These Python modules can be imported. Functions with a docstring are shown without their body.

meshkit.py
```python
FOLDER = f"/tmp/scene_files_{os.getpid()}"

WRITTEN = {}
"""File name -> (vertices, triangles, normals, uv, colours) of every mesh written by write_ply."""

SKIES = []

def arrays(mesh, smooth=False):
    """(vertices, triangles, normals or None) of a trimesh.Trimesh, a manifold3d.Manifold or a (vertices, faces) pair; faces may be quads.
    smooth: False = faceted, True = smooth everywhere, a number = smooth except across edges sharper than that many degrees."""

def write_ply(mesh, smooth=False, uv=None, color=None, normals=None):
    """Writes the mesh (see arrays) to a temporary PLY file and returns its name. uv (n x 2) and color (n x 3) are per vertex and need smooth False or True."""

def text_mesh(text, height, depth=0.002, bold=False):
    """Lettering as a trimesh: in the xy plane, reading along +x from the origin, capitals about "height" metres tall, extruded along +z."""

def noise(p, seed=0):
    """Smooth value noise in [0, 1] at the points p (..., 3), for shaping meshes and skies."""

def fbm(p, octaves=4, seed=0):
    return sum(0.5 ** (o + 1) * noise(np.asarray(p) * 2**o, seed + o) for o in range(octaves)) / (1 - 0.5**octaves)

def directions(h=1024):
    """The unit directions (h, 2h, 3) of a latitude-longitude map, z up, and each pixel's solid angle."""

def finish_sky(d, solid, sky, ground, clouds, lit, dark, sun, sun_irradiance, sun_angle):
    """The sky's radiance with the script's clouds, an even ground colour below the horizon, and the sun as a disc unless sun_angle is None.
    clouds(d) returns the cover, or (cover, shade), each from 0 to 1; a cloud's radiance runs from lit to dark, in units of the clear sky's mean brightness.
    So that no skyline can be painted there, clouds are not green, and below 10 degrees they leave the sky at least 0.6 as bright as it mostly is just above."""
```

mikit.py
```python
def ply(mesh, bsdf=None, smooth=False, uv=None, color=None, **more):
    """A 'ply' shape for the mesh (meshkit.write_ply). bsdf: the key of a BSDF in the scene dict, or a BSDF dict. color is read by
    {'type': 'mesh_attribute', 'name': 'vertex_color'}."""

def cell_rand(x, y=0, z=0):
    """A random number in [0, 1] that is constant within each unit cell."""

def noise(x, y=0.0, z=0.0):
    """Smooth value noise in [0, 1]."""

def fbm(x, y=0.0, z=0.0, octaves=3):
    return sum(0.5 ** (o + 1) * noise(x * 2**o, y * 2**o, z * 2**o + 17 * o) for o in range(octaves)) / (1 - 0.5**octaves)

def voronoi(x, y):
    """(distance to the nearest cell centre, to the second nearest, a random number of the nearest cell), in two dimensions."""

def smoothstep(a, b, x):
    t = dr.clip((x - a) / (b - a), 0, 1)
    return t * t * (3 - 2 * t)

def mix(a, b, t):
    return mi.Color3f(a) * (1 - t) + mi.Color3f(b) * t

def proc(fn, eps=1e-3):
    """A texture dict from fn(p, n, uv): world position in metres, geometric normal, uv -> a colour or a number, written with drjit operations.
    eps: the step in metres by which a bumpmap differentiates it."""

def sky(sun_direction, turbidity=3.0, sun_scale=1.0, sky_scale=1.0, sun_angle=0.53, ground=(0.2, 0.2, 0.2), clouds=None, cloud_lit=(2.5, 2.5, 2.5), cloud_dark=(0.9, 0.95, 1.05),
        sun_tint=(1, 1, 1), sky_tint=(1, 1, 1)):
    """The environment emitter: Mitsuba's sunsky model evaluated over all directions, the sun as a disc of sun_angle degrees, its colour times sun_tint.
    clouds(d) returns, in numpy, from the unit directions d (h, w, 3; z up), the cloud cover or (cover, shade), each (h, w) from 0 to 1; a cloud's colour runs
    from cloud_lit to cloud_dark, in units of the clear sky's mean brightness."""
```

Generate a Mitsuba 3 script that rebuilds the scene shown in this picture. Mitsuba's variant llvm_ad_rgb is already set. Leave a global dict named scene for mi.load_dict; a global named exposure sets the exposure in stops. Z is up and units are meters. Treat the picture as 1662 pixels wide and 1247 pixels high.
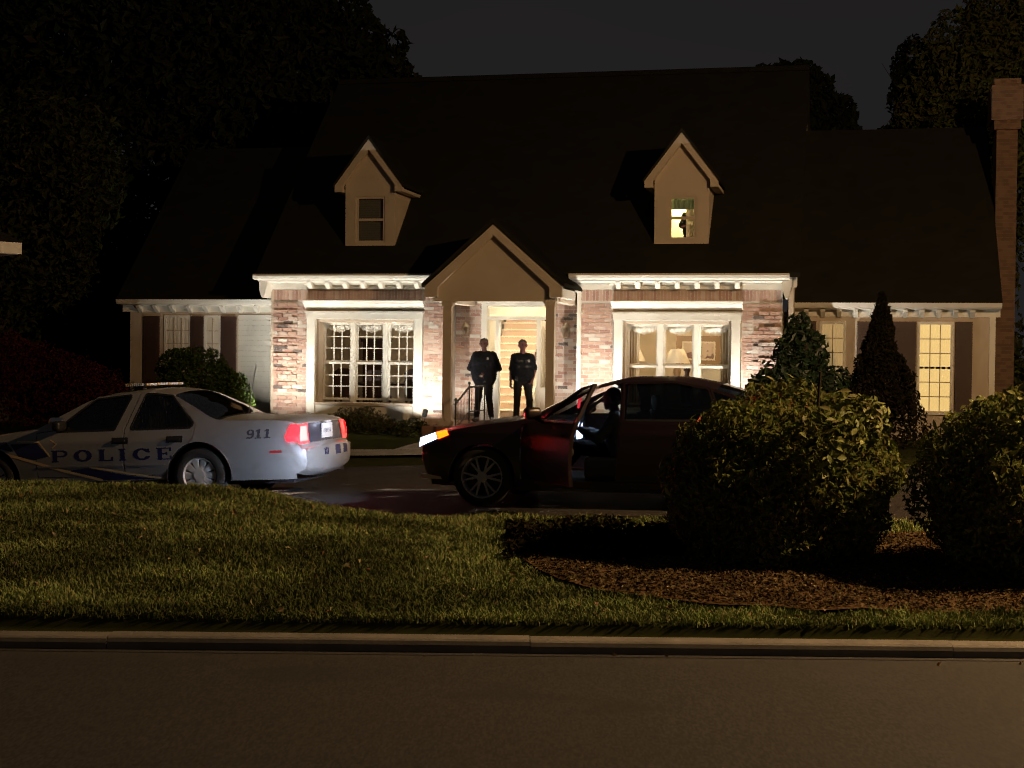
import math, random, numpy as np, trimesh, mitsuba as mi, mikit, meshkit
import manifold3d as m3
from shapely.geometry import Polygon, Point, LineString, box as sbox
from shapely.ops import unary_union
from shapely import affinity

T = mi.ScalarTransform4f
scene, labels = {}, {}
# ---------------------------------------------------------------- camera, sky, exposure
EYE, ROLL, PITCH, FOCAL = 1.70, math.radians(0.6), math.atan(46.5 / 2413.0), 2413.0
scene['camera'] = {'type': 'perspective', 'fov': 2 * math.degrees(math.atan(831 / FOCAL)), 'fov_axis': 'x', 'near_clip': 0.1, 'far_clip': 600.0,
                   'to_world': T().look_at(origin=[0, 0, EYE], target=[0, math.cos(PITCH), EYE - math.sin(PITCH)], up=[-math.sin(ROLL), 0, math.cos(ROLL)])}
# night: an even, dim overcast glowing with town light; the lamps of the place do the rest
scene['sky'] = mikit.sky([0.3, -0.5, 0.25], turbidity=3, sun_scale=0.0, sky_scale=0.21 / 64, ground=(0.05, 0.045, 0.04), clouds=lambda d: (1.0, np.clip(0.9 * meshkit.noise(d * [2.5, 2.5, 7], 3) + 0.35 * meshkit.noise(d * [6, 6, 17], 5) - 0.12, 0, 1)),
                         cloud_lit=(1.22, 1.12, 1.15), cloud_dark=(0.78, 0.75, 0.80))
scene['sky']['sampling_weight'] = 5.0
exposure = 6.0                  # a night exposure
LIGHT = 2.0 ** -exposure         # lamp strengths below are given for exposure 0

# ---------------------------------------------------------------- helpers
R = random.Random(7)
N = np.random.default_rng(11)
TH = math.radians(12.5)
HM = np.array([[math.cos(TH), math.sin(TH), 0, 0], [-math.sin(TH), math.cos(TH), 0, 0], [0, 0, 1, 0], [0, 0, 0, 1.0]])   # the house's own axes -> world


def hw(X, Y, z=0.0):
    return (HM @ np.array([X, Y, z, 1.0]))[:3]


_used = {}


def name(key):
    n = _used.get(key, -1) + 1
    _used[key] = n
    return key if n == 0 else f'{key}_{n:03d}'


def tag(key, label=None, cat=None, group=None, kind=None):
    labels[key] = {k: v for k, v in (('label', label), ('category', cat), ('group', group), ('kind', kind)) if v}
    return key


def thing(key, label, cat, group=None):
    return tag(name(key), label, cat, group)


def put(key, mesh, bsdf, smooth=False, M=None, label=None, kind=None, **more):
    """one entry of the scene; M (4x4) is baked into the vertices"""
    key = name(key)
    if hasattr(mesh, 'to_mesh'):
        mm = mesh.to_mesh()
        mesh = trimesh.Trimesh(mm.vert_properties[:, :3], mm.tri_verts, process=False)
    if isinstance(mesh, tuple):
        mesh = trimesh.Trimesh(mesh[0], mesh[1], process=False)
    if M is not None:
        mesh = mesh.copy()
        mesh.apply_transform(M)
    scene[key] = mikit.ply(mesh, bsdf, smooth=smooth, **more)
    if label or kind:
        tag(key, label, kind=kind)
    return key


def house(key, mesh, bsdf, **k):
    return put(key, mesh, bsdf, M=HM, **k)


def cat(*ms):
    flat = []
    for m in ms:
        flat += list(m) if isinstance(m, (list, tuple)) else [m]
    return trimesh.util.concatenate(flat)


def bx(x0, x1, y0, y1, z0, z1):
    b = trimesh.creation.box((abs(x1 - x0), abs(y1 - y0), abs(z1 - z0)))
    b.apply_translation(((x0 + x1) / 2, (y0 + y1) / 2, (z0 + z1) / 2))
    return b


def prism(poly_xz, y0, y1):
    """a polygon in (x, z) carried from y0 to y1"""
    p = poly_xz if isinstance(poly_xz, Polygon) else Polygon(poly_xz)
    m = trimesh.creation.extrude_polygon(p, y1 - y0, engine='earcut')
    v = m.vertices
    m.vertices = np.stack([v[:, 0], y1 - v[:, 2], v[:, 1]], 1)
    return m


def prism_x(poly_yz, x0, x1):
    p = poly_yz if isinstance(poly_yz, Polygon) else Polygon(poly_yz)
    m = trimesh.creation.extrude_polygon(p, x1 - x0, engine='earcut')
    v = m.vertices
    m.vertices = np.stack([x0 + v[:, 2], v[:, 0], v[:, 1]], 1)
    return m


def sph(p, r, n=12):
    return m3.Manifold.sphere(float(r), n).translate([float(x) for x in p])


def bone(p, r, q, s, n=12):
    return m3.Manifold.batch_hull([sph(p, r, n), sph(q, s, n)])


def union(ms):
    return m3.Manifold.batch_boolean(list(ms), m3.OpType.Add)


def rbox(x0, x1, y0, y1, z0, z1, r, n=8):
    return m3.Manifold.batch_hull([sph((x, y, z), r, n) for x in (x0 + r, x1 - r) for y in (y0 + r, y1 - r) for z in (z0 + r, z1 - r)])


def tri(m, refine=None, taubin=0):
    if refine:
        m = m.refine_to_length(refine)
    mm = m.to_mesh()
    t = trimesh.Trimesh(mm.vert_properties[:, :3], mm.tri_verts, process=True)
    if taubin:
        trimesh.smoothing.filter_taubin(t, iterations=taubin)
    return t


def tube(pts, r, sides=6):
    p = np.asarray(pts, float)
    out = []
    for a, b in zip(p[:-1], p[1:]):
        out.append(trimesh.creation.cylinder(r, segment=[a, b], sections=sides))
    return cat(out)


def light(rad, weight=1.0):
    return {'type': 'area', 'radiance': {'type': 'rgb', 'value': [float(c) * LIGHT for c in rad]}, 'sampling_weight': float(weight)}


# ---------------------------------------------------------------- materials
def rgb(*c):
    return {'type': 'rgb', 'value': list(c)}


def mat(key, col, rough=0.6, metal=0.0, two=True, **k):
    col = col if isinstance(col, dict) else rgb(*col)
    b = {'type': 'principled', 'base_color': col, 'roughness': rough, 'metallic': metal, **k}
    scene[key] = {'type': 'twosided', 'b': b} if two else b


def diffuse(key, col):
    scene[key] = {'type': 'twosided', 'b': {'type': 'diffuse', 'reflectance': col if isinstance(col, dict) else rgb(*col)}}


smooth, fbm, noise, mix, proc = mikit.smoothstep, mikit.fbm, mikit.noise, mikit.mix, mikit.proc
VC = {'type': 'mesh_attribute', 'name': 'vertex_color'}
diffuse('m_leaf', VC)
mat('m_gloss_leaf', VC, 0.42, specular=0.35)
scene['m_bush_leaf'] = {'type': 'principledthin', 'base_color': VC, 'roughness': 0.45, 'diff_trans': 0.7, 'eta': 1.4}
mat('m_white', proc(lambda p, n, uv: mix((0.70, 0.68, 0.62), (0.60, 0.57, 0.50), fbm(p.x * 3, p.y * 3, p.z * 1.2))), 0.5)
mat('m_cream', proc(lambda p, n, uv: mix((0.50, 0.42, 0.33), (0.42, 0.35, 0.275), fbm(p.x * 2.2, p.y * 2.2, p.z * 1.5))), 0.6)
diffuse('m_mortar', proc(lambda p, n, uv: mix((0.56, 0.52, 0.46), (0.42, 0.38, 0.34), fbm(p.x * 9, p.y * 9, p.z * 9))))
BRICKS = [(0.40, 0.26, 0.21), (0.46, 0.32, 0.26), (0.50, 0.39, 0.33), (0.55, 0.49, 0.43), (0.35, 0.21, 0.17), (0.15, 0.12, 0.11), (0.44, 0.29, 0.23)]
BW = [6, 6, 5, 3, 4, 1, 6]
for i, c in enumerate(BRICKS):
    diffuse(f'm_brick_{i}', c)
diffuse('m_dark_brick', proc(lambda p, n, uv: mix((0.26, 0.15, 0.10), (0.15, 0.08, 0.06), fbm(p.x * 5, p.y * 5, p.z * 12))))
# roof courses: a fine relief of shingle rows, too dark and far to pick apart
diffuse('m_roof', proc(lambda p, n, uv: mix((0.026, 0.025, 0.020), (0.016, 0.015, 0.012), fbm(p.x * 3.1, p.z * 6.0, p.y * 3.1))))
mat('m_shutter', (0.050, 0.026, 0.020), 0.6)
mat('m_iron', (0.02, 0.02, 0.02), 0.5)
mat('m_brass', (0.5, 0.42, 0.3), 0.35, 0.8)
scene['m_glass'] = {'type': 'thindielectric', 'int_ior': 1.5}
scene['m_tint'] = {'type': 'thindielectric', 'int_ior': 1.5, 'specular_transmittance': rgb(0.28, 0.30, 0.29)}
scene['m_black_glass'] = {'type': 'thindielectric', 'int_ior': 1.5, 'specular_transmittance': rgb(0.05, 0.055, 0.055)}
scene['m_cloth_thin'] = {'type': 'principledthin', 'base_color': rgb(0.80, 0.75, 0.66), 'roughness': 0.9, 'diff_trans': 1.1}
diffuse('m_room', (0.60, 0.52, 0.39))
diffuse('m_room_pale', (0.70, 0.66, 0.57))
diffuse('m_riser', (0.60, 0.45, 0.34))
diffuse('m_tread', (0.80, 0.72, 0.60))
mat('m_wood_dark', (0.045, 0.022, 0.016), 0.4)
mat('m_lampshade', (0.8, 0.74, 0.6), 0.8)
mat('m_concrete', proc(lambda p, n, uv: mix((0.21, 0.19, 0.16), (0.135, 0.123, 0.104), smooth(0.3, 0.75, fbm(p.x * 4, p.y * 4, p.z * 4)) * 0.7 + 0.3 * noise(p.x * 40, p.y * 40, p.z * 40))), 0.8)


def f_road(p, n, uv):
    big = fbm(p.x * 0.35, p.y * 0.8, 3.0)
    fine = noise(p.x * 55, p.y * 55)
    track = smooth(0.35, 0.7, fbm(p.x * 0.15 + 9, p.y * 2.4, 1.0))
    grit = noise(p.x * 90, p.y * 26, 2.0)
    stain = smooth(0.62, 0.8, fbm(p.x * 0.7 + 3, p.y * 1.1, 5.0))
    dust = smooth(10.1, 10.68, p.y) * noise(p.x * 3, p.y * 9)
    base = mix((0.024, 0.022, 0.020), (0.040, 0.036, 0.032), big * 0.55 + fine * 0.30 + track * 0.15)
    return mix(mix(base * (0.70 + 0.6 * grit), (0.018, 0.017, 0.016), stain * 0.5), (0.055, 0.048, 0.040), dust * 0.5)


mat('m_road', proc(f_road), 0.82)
mat('m_drive', proc(lambda p, n, uv: mix((0.020, 0.018, 0.017), (0.040, 0.035, 0.031), fbm(p.x * 1.5, p.y * 1.5) * 0.7 + 0.3 * noise(p.x * 50, p.y * 50))),
    proc(lambda p, n, uv: 0.80 - 0.55 * smooth(0.66, 0.76, fbm(p.x * 0.9, p.y * 1.9, 4.0))), specular=0.10)
diffuse('m_soil', proc(lambda p, n, uv: mix((0.030, 0.036, 0.012), (0.052, 0.054, 0.020), fbm(p.x * 1.3, p.y * 1.3) * 0.7 + 0.3 * noise(p.x * 14, p.y * 14))))
diffuse('m_mulch', proc(lambda p, n, uv: mix((0.060, 0.034, 0.018), (0.16, 0.10, 0.05), fbm(p.x * 7, p.y * 7, octaves=4))))
diffuse('m_bark', proc(lambda p, n, uv: mix((0.07, 0.055, 0.04), (0.03, 0.024, 0.018), fbm(p.x * 8, p.y * 8, p.z * 2))))

# ---------------------------------------------------------------- the lie of the land
YK = 10.68


def sstep(a, b, x):
    t = np.clip((np.asarray(x, float) - a) / (b - a), 0, 1)
    return t * t * (3 - 2 * t)


def drive_z(x):
    return np.where(np.asarray(x) < 0, 0.05 * np.maximum(x, -9.0), 0.018 * np.minimum(x, 8.0))


def drive_front(x):      # near edge of the curving drive
    x = np.asarray(x, float)
    return 15.75 - 0.155 * x + 0.95 * sstep(-1.2, -3.4, x) - 0.25 * sstep(2, 5, x)


def drive_back(x):
    return 23.4 - 0.20 * np.asarray(x, float)


def land(x, y):
    x, y = np.asarray(x, float), np.asarray(y, float)
    df, db, zd = drive_front(x), drive_back(x), drive_z(x)
    crest = 0.30 * sstep(0.4, -3.6, x) + 0.03 * sstep(3, 6, x)
    lip = np.where(crest > 0, zd, zd)
    t = np.clip((y - YK - 0.2) / (df - 0.9 - YK - 0.2), 0, 1)
    rise = -0.37 + 0.10 * sstep(YK + 0.235, YK + 0.32, y) + (crest + 0.18) * (t ** 1.1)
    lawn = rise + (lip - rise) * sstep(df - 0.75, df - 0.02, y)
    back = zd + (0.0 - zd) * sstep(db, db + 4.5, y)
    z = np.where(y < df, lawn, np.where(y < db, zd, back))
    z = np.where(y < YK + 0.18, -0.45, z)
    z = np.where(y > 44, z + (y - 44) * 0.02, z)
    return z


def drape(xs, ys, dz=0.0):
    X, Y = np.meshgrid(xs, ys, indexing='ij')
    return grid(np.stack([X, Y, land(X, Y) + dz], -1))


def grid(P, flip=False):
    a, b = P.shape[:2]
    i, j = np.meshgrid(np.arange(a - 1), np.arange(b - 1), indexing='ij')
    q = np.stack([i * b + j, (i + 1) * b + j, (i + 1) * b + j + 1, i * b + j + 1], -1).reshape(-1, 4)
    f = np.vstack([q[:, [0, 1, 2]], q[:, [0, 2, 3]]])
    return trimesh.Trimesh(P.reshape(-1, 3), f[:, ::-1] if flip else f, process=False)


# ground sheet beyond the kerb, a little lower where the drive and the mulch lie on it
def mulch_edge(x):
    """(near, far) limits of the planting bed along y"""
    x = np.asarray(x, float)
    near = np.interp(x, [-0.1, 0.0, 0.12, 0.32, 0.65, 1.1, 1.6, 2.2, 9], [14.4, 14.0, 13.3, 12.65, 12.15, 11.8, 11.55, 11.40, 11.32]) + 0.04 * np.sin(x * 7.1)
    far = np.minimum(15.15 - 0.16 * x, 14.75)
    return near, far


def in_mulch(x, y):
    a, b = mulch_edge(x)
    return (np.asarray(x) > -0.05) & (y > a) & (y < b)


def in_drive(x, y):
    return (y > drive_front(x)) & (y < drive_back(x))


gx = np.concatenate([np.linspace(-90, -14, 20), np.arange(-13, 9.01, 0.16), np.linspace(10, 90, 20)])
gy = np.concatenate([np.arange(YK + 0.18, YK + 0.5, 0.02), np.arange(YK + 0.5, 28, 0.14), np.linspace(28.5, 120, 40)])
X, Y = np.meshgrid(gx, gy, indexing='ij')
Z = land(X, Y) - 0.03 * in_drive(X, Y) - 0.03 * in_mulch(X, Y)
Z = Z + 0.03 * (meshkit.noise(np.stack([X * 1.6, Y * 1.6, 0 * X], -1)) - 0.5) * ((Y < drive_front(X) - 0.5) & ~in_mulch(X, Y))
put('ground', grid(np.stack([X, Y, Z], -1)), 'm_soil', smooth=True)
tag('ground', 'dark grassy ground around the house and drive', kind='structure')
put('road', grid(np.stack(np.meshgrid(np.linspace(-90, 90, 40), np.linspace(-25, YK - 0.01, 30), [0.0], indexing='ij'), -1)[:, :, 0] * [1, 1, 0] + [0, 0, -0.45]), 'm_road')
tag('road', 'dim asphalt street in the foreground', kind='structure')
u = np.linspace(0, 1, 48)
xs = np.concatenate([np.linspace(-60, -12, 8), np.arange(-11, 12, 0.25), np.linspace(13, 60, 8)])
P = np.stack([np.stack([np.full(48, x), drive_front(x) + (drive_back(x) - drive_front(x)) * u, np.full(48, drive_z(x)) + 0.004], -1) for x in xs])
put('driveway', grid(P), 'm_drive', smooth=True)
tag('driveway', 'damp dark driveway the cars stand on', kind='structure')
# kerb: cast concrete lengths with open joints, rounded nose
tag('kerb', 'pale concrete kerb along the street', kind='structure')
prof = Polygon([(0, -0.6), (0.0, -0.395), (0.012, -0.368), (0.035, -0.356), (0.17, -0.350), (0.19, -0.357), (0.19, -0.6)])
xk = -27.3
for i in range(19):
    w = 3.05
    s = prism_x(prof, xk + 0.003, xk + w - 0.003)
    s.apply_translation((0, YK - 0.012 + R.uniform(-0.006, 0.006), R.uniform(-0.004, 0.004)))
    put('kerb__segment', s, 'm_concrete')
    xk += w
put('kerb__footing', bx(-60, 60, YK + 0.02, YK + 0.17, -0.7, -0.38), 'm_concrete')
# gutter pan, a narrow strip at the kerb's foot
put('kerb__gutter', bx(-60, 60, YK - 0.10, YK - 0.014, -0.60, -0.446), 'm_road')

# walk from the drive to the porch
wy = np.linspace(0, 1, 30)
tag('garden_walk', 'pale concrete walk edging the drive and leading to the porch', kind='structure')
P = np.stack([[hw(X, drv, 0) for X in np.linspace(-9.2, -5.2, 14)] for drv in np.linspace(24.3, 25.3, 6)])
P[..., 2] = land(P[..., 0], P[..., 1]) + 0.05
put('garden_walk__slab', cat(grid(P, True)), 'm_concrete')
P = np.stack([[hw(X, drv, 0) for X in np.linspace(-7.75, -6.15, 8)] for drv in np.linspace(25.31, 29.0, 10)])
P[..., 2] = land(P[..., 0], P[..., 1]) + 0.05
put('garden_walk__slab', grid(P, True), 'm_concrete')
# ================================================================ the brick house
HB = 'brick_house'
tag(HB, 'brick house with white trim, two gabled dormers and a lit gabled porch', 'house')
RS = 0.949                      # roof slope


def roof_z(Y):
    return 3.47 + (Y - 31.0) * RS


def slab(poly_yz, x0, x1, key, bsdf='m_roof'):
    house(key, prism_x(poly_yz, x0, x1), bsdf)


# main roof, front and back slopes with thickness
for xa, xb in ((-12.72, -10.81), (-9.77, -3.89), (-2.85, -0.86)):
    slab([(30.98, 3.46), (36.5, 8.70), (36.5, 8.58), (30.98, 3.36)], xa, xb, HB + '__roof')
for xa, xb in ((-10.81, -9.77), (-3.89, -2.85)):        # open under each dormer
    slab([(30.98, 3.46), (31.70, 3.46 + 0.72 * 0.9493), (31.70, 3.36 + 0.72 * 0.9493), (30.98, 3.36)], xa, xb, HB + '__roof')
    slab([(33.22, 3.46 + 2.24 * 0.9493), (36.5, 8.70), (36.5, 8.58), (33.22, 3.34 + 2.24 * 0.9493)], xa, xb, HB + '__roof')
slab([(36.503, 8.70), (42.0, 3.46), (42.0, 3.34), (36.503, 8.58)], -12.72, -0.86, HB + '__roof')
house(HB + '__ridge_cap', prism_x([(36.36, 8.60), (36.5, 8.745), (36.64, 8.60)], -12.72, -0.86), 'm_roof')
# gable ends
for xg in (-12.50, -1.05):
    house(HB + '__gable_wall', prism_x([(31.5, 0), (31.5, 3.84), (36.5, 8.57), (41.5, 3.84), (41.5, 0)], xg - 0.05, xg + 0.05), 'm_cream')
    for s, (ya, za, yb, zb) in enumerate(((31.2, 3.42, 36.5, 8.57), (41.8, 3.42, 36.5, 8.57))):
        xx = xg + (0.09 if xg > -5 else -0.09)
        house(HB + '__rake_board', prism_x([(ya, za), (yb, zb), (yb, zb - 0.26), (ya, za - 0.26)], xx - 0.035, xx + 0.035), 'm_white')

# ---- brick laying
C, J, BL = 0.0805, 0.014, 0.228
bricks = []                     # (x0, x1, y_face, z0, z1, colour)


def lay(x0, x1, z0, z1, yf, quoin=None):
    """running bond on the wall face y = yf; quoin (xa, xb): proud blocks with a sunk course between"""
    k, z = 0, z0
    while z + C - J <= z1 + 1e-6:
        x = x0 - (BL * 0.5 if k % 2 else 0.0)
        while x < x1 - 0.02:
            a, b = max(x, x0), min(x + BL - J, x1)
            if b - a > 0.03:
                p = R.uniform(-0.0012, 0.0012)
                if quoin and (a + b) / 2 > quoin[0] and (a + b) / 2 < quoin[1]:
                    p = 0.028 if k % 4 else -0.002
                bricks.append((a, b, yf - 0.010 - p, z, z + C - J, R.choices(range(7), BW)[0]))
            x += BL
        z += C
        k += 1


def soldier(x0, x1, z0, z1, yf, w=0.0722):
    x = x0
    while x + w - J <= x1 + 1e-6:
        bricks.append((x, x + w - J, yf - 0.010 - R.uniform(-0.0015, 0.0015), z0, z1, R.choices(range(7), [6, 5, 2, 0, 5, 0, 6])[0]))
        x += w


lay(-12.48, -11.69, 0.10, 2.87, 31.5, (-12.49, -11.93))
lay(-8.98, -8.55, 0.10, 2.87, 31.5)
lay(-5.52, -4.79, 0.10, 2.87, 31.5)
near_count = len(bricks)
lay(-2.05, -1.24, 0.10, 2.87, 31.5, (-1.80, -1.23))
lay(-8.54, -7.93, 0.24, 2.98, 32.6)
lay(-6.29, -5.60, 0.24, 2.98, 32.6)
for a, b in ((-12.48, -11.69), (-8.98, -8.55), (-5.52, -4.79), (-2.05, -1.24)):
    soldier(a, b, 2.885, 3.11, 31.5)
for a, b in ((-11.69, -8.98), (-4.79, -2.05)):
    soldier(a, b, 2.90, 3.11, 31.535)
FW = HB + '__front_wall'
mort = [bx(-12.47, -11.68, 31.5, 31.7, 0, 3.13), bx(-8.99, -8.56, 31.5, 31.7, 0, 3.13), bx(-5.51, -4.78, 31.5, 31.7, 0, 3.13), bx(-2.06, -1.23, 31.5, 31.7, 0, 3.13),
        bx(-11.68, -8.99, 31.535, 31.7, 2.46, 3.13), bx(-4.78, -2.06, 31.535, 31.7, 2.46, 3.13),
        bx(-8.55, -7.92, 32.6, 32.8, 0, 3.2), bx(-6.30, -5.59, 32.6, 32.8, 0, 3.2), bx(-7.92, -6.30, 32.62, 32.8, 2.86, 3.2),
        bx(-8.62, -8.553, 31.7, 32.6, 0, 3.2), bx(-5.587, -5.51, 31.7, 32.6, 0, 3.2)]
house(FW, cat(mort), 'm_mortar')
unit = trimesh.creation.box((1, 1, 1))
unit_dicts = [mikit.ply(unit, f'm_brick_{i}') for i in range(7)]
order = list(range(near_count))
R.shuffle(order)
single = set(order[:290])
HT = T(HM.tolist())
rv, rc = [], []
for i, (a, b, yf, z0, z1, c) in enumerate(bricks):
    if i in single:
        scene[name(FW + '__brick')] = {**unit_dicts[c], 'to_world': HT @ T().translate([(a + b) / 2, yf + 0.04, (z0 + z1) / 2]) @ T().scale([b - a, 0.08, z1 - z0])}
    else:
        rv.append(bx(a, b, yf, yf + 0.08, z0, z1))
        rc.append(np.tile(BRICKS[c], (8, 1)))
house(FW + '__brickwork', cat(rv), 'm_leaf', color=np.vstack(rc), kind='stuff')

# ---- eaves: crown, soffit, frieze, brackets, gutter
crown = Polygon([(31.5, 3.13), (31.46, 3.13), (31.46, 3.20), (31.40, 3.23), (31.40, 3.27), (31.12, 3.29), (31.12, 3.31), (31.05, 3.36), (31.02, 3.43), (31.5, 3.43)])
for x0, x1 in ((-12.72, -8.52), (-5.62, -1.10)):
    house(HB + '__cornice', prism_x(crown, x0, x1), 'm_white', smooth=20)
    house(HB + '__gutter', prism_x([(30.90, 3.335), (31.03, 3.315), (31.03, 3.44), (30.885, 3.44), (30.872, 3.40)], x0 - 0.03, x1 + 0.03), 'm_white')
house(HB + '__cornice', prism_x([(32.6, 3.05), (32.55, 3.05), (32.50, 3.13), (31.05, 3.20), (31.02, 3.40), (32.6, 3.40)], -8.515, -5.625), 'm_white')
for xa, xb in ((-11.69, -8.98), (-4.79, -2.05)):        # bracket blocks over the windows
    n = 7
    for i in range(n):
        x = xa + 0.14 + (xb - xa - 0.24) * i / (n - 1)
        house(HB + '__bracket', prism_x([(31.46, 3.275), (31.17, 3.275), (31.19, 3.23), (31.30, 3.14), (31.46, 3.14)], x - 0.048, x + 0.048), 'm_white')
for xa, xb in ((-12.49, -11.69), (-8.98, -8.55), (-5.53, -4.79), (-2.05, -1.22)):   # panelled frieze boards on the piers
    house(HB + '__frieze_board', cat(bx(xa, xb, 31.42, 31.458, 3.13, 3.27), bx(xa + 0.06, xb - 0.06, 31.405, 31.418, 3.16, 3.25)), 'm_white')
for x in (-12.60, -1.12):                               # cornice returns at the two ends
    house(HB + '__cornice_return', prism([(x - 0.1, 3.43), (x + 0.1, 3.43), (x + 0.1, 3.22), (x + 0.05, 3.05), (x, 2.93), (x - 0.04, 2.93), (x - 0.1, 3.1)], 31.15, 31.62), 'm_white')
house(HB + '__downspout', cat(bx(-5.545, -5.465, 31.36, 31.44, 0.12, 3.06), bx(-5.545, -5.465, 31.02, 31.44, 3.06, 3.14)), 'm_white')
for z in (0.5, 1.7, 2.6):
    house(HB + '__downspout__strap', bx(-5.565, -5.445, 31.352, 31.49, z, z + 0.03), 'm_white')

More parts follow.
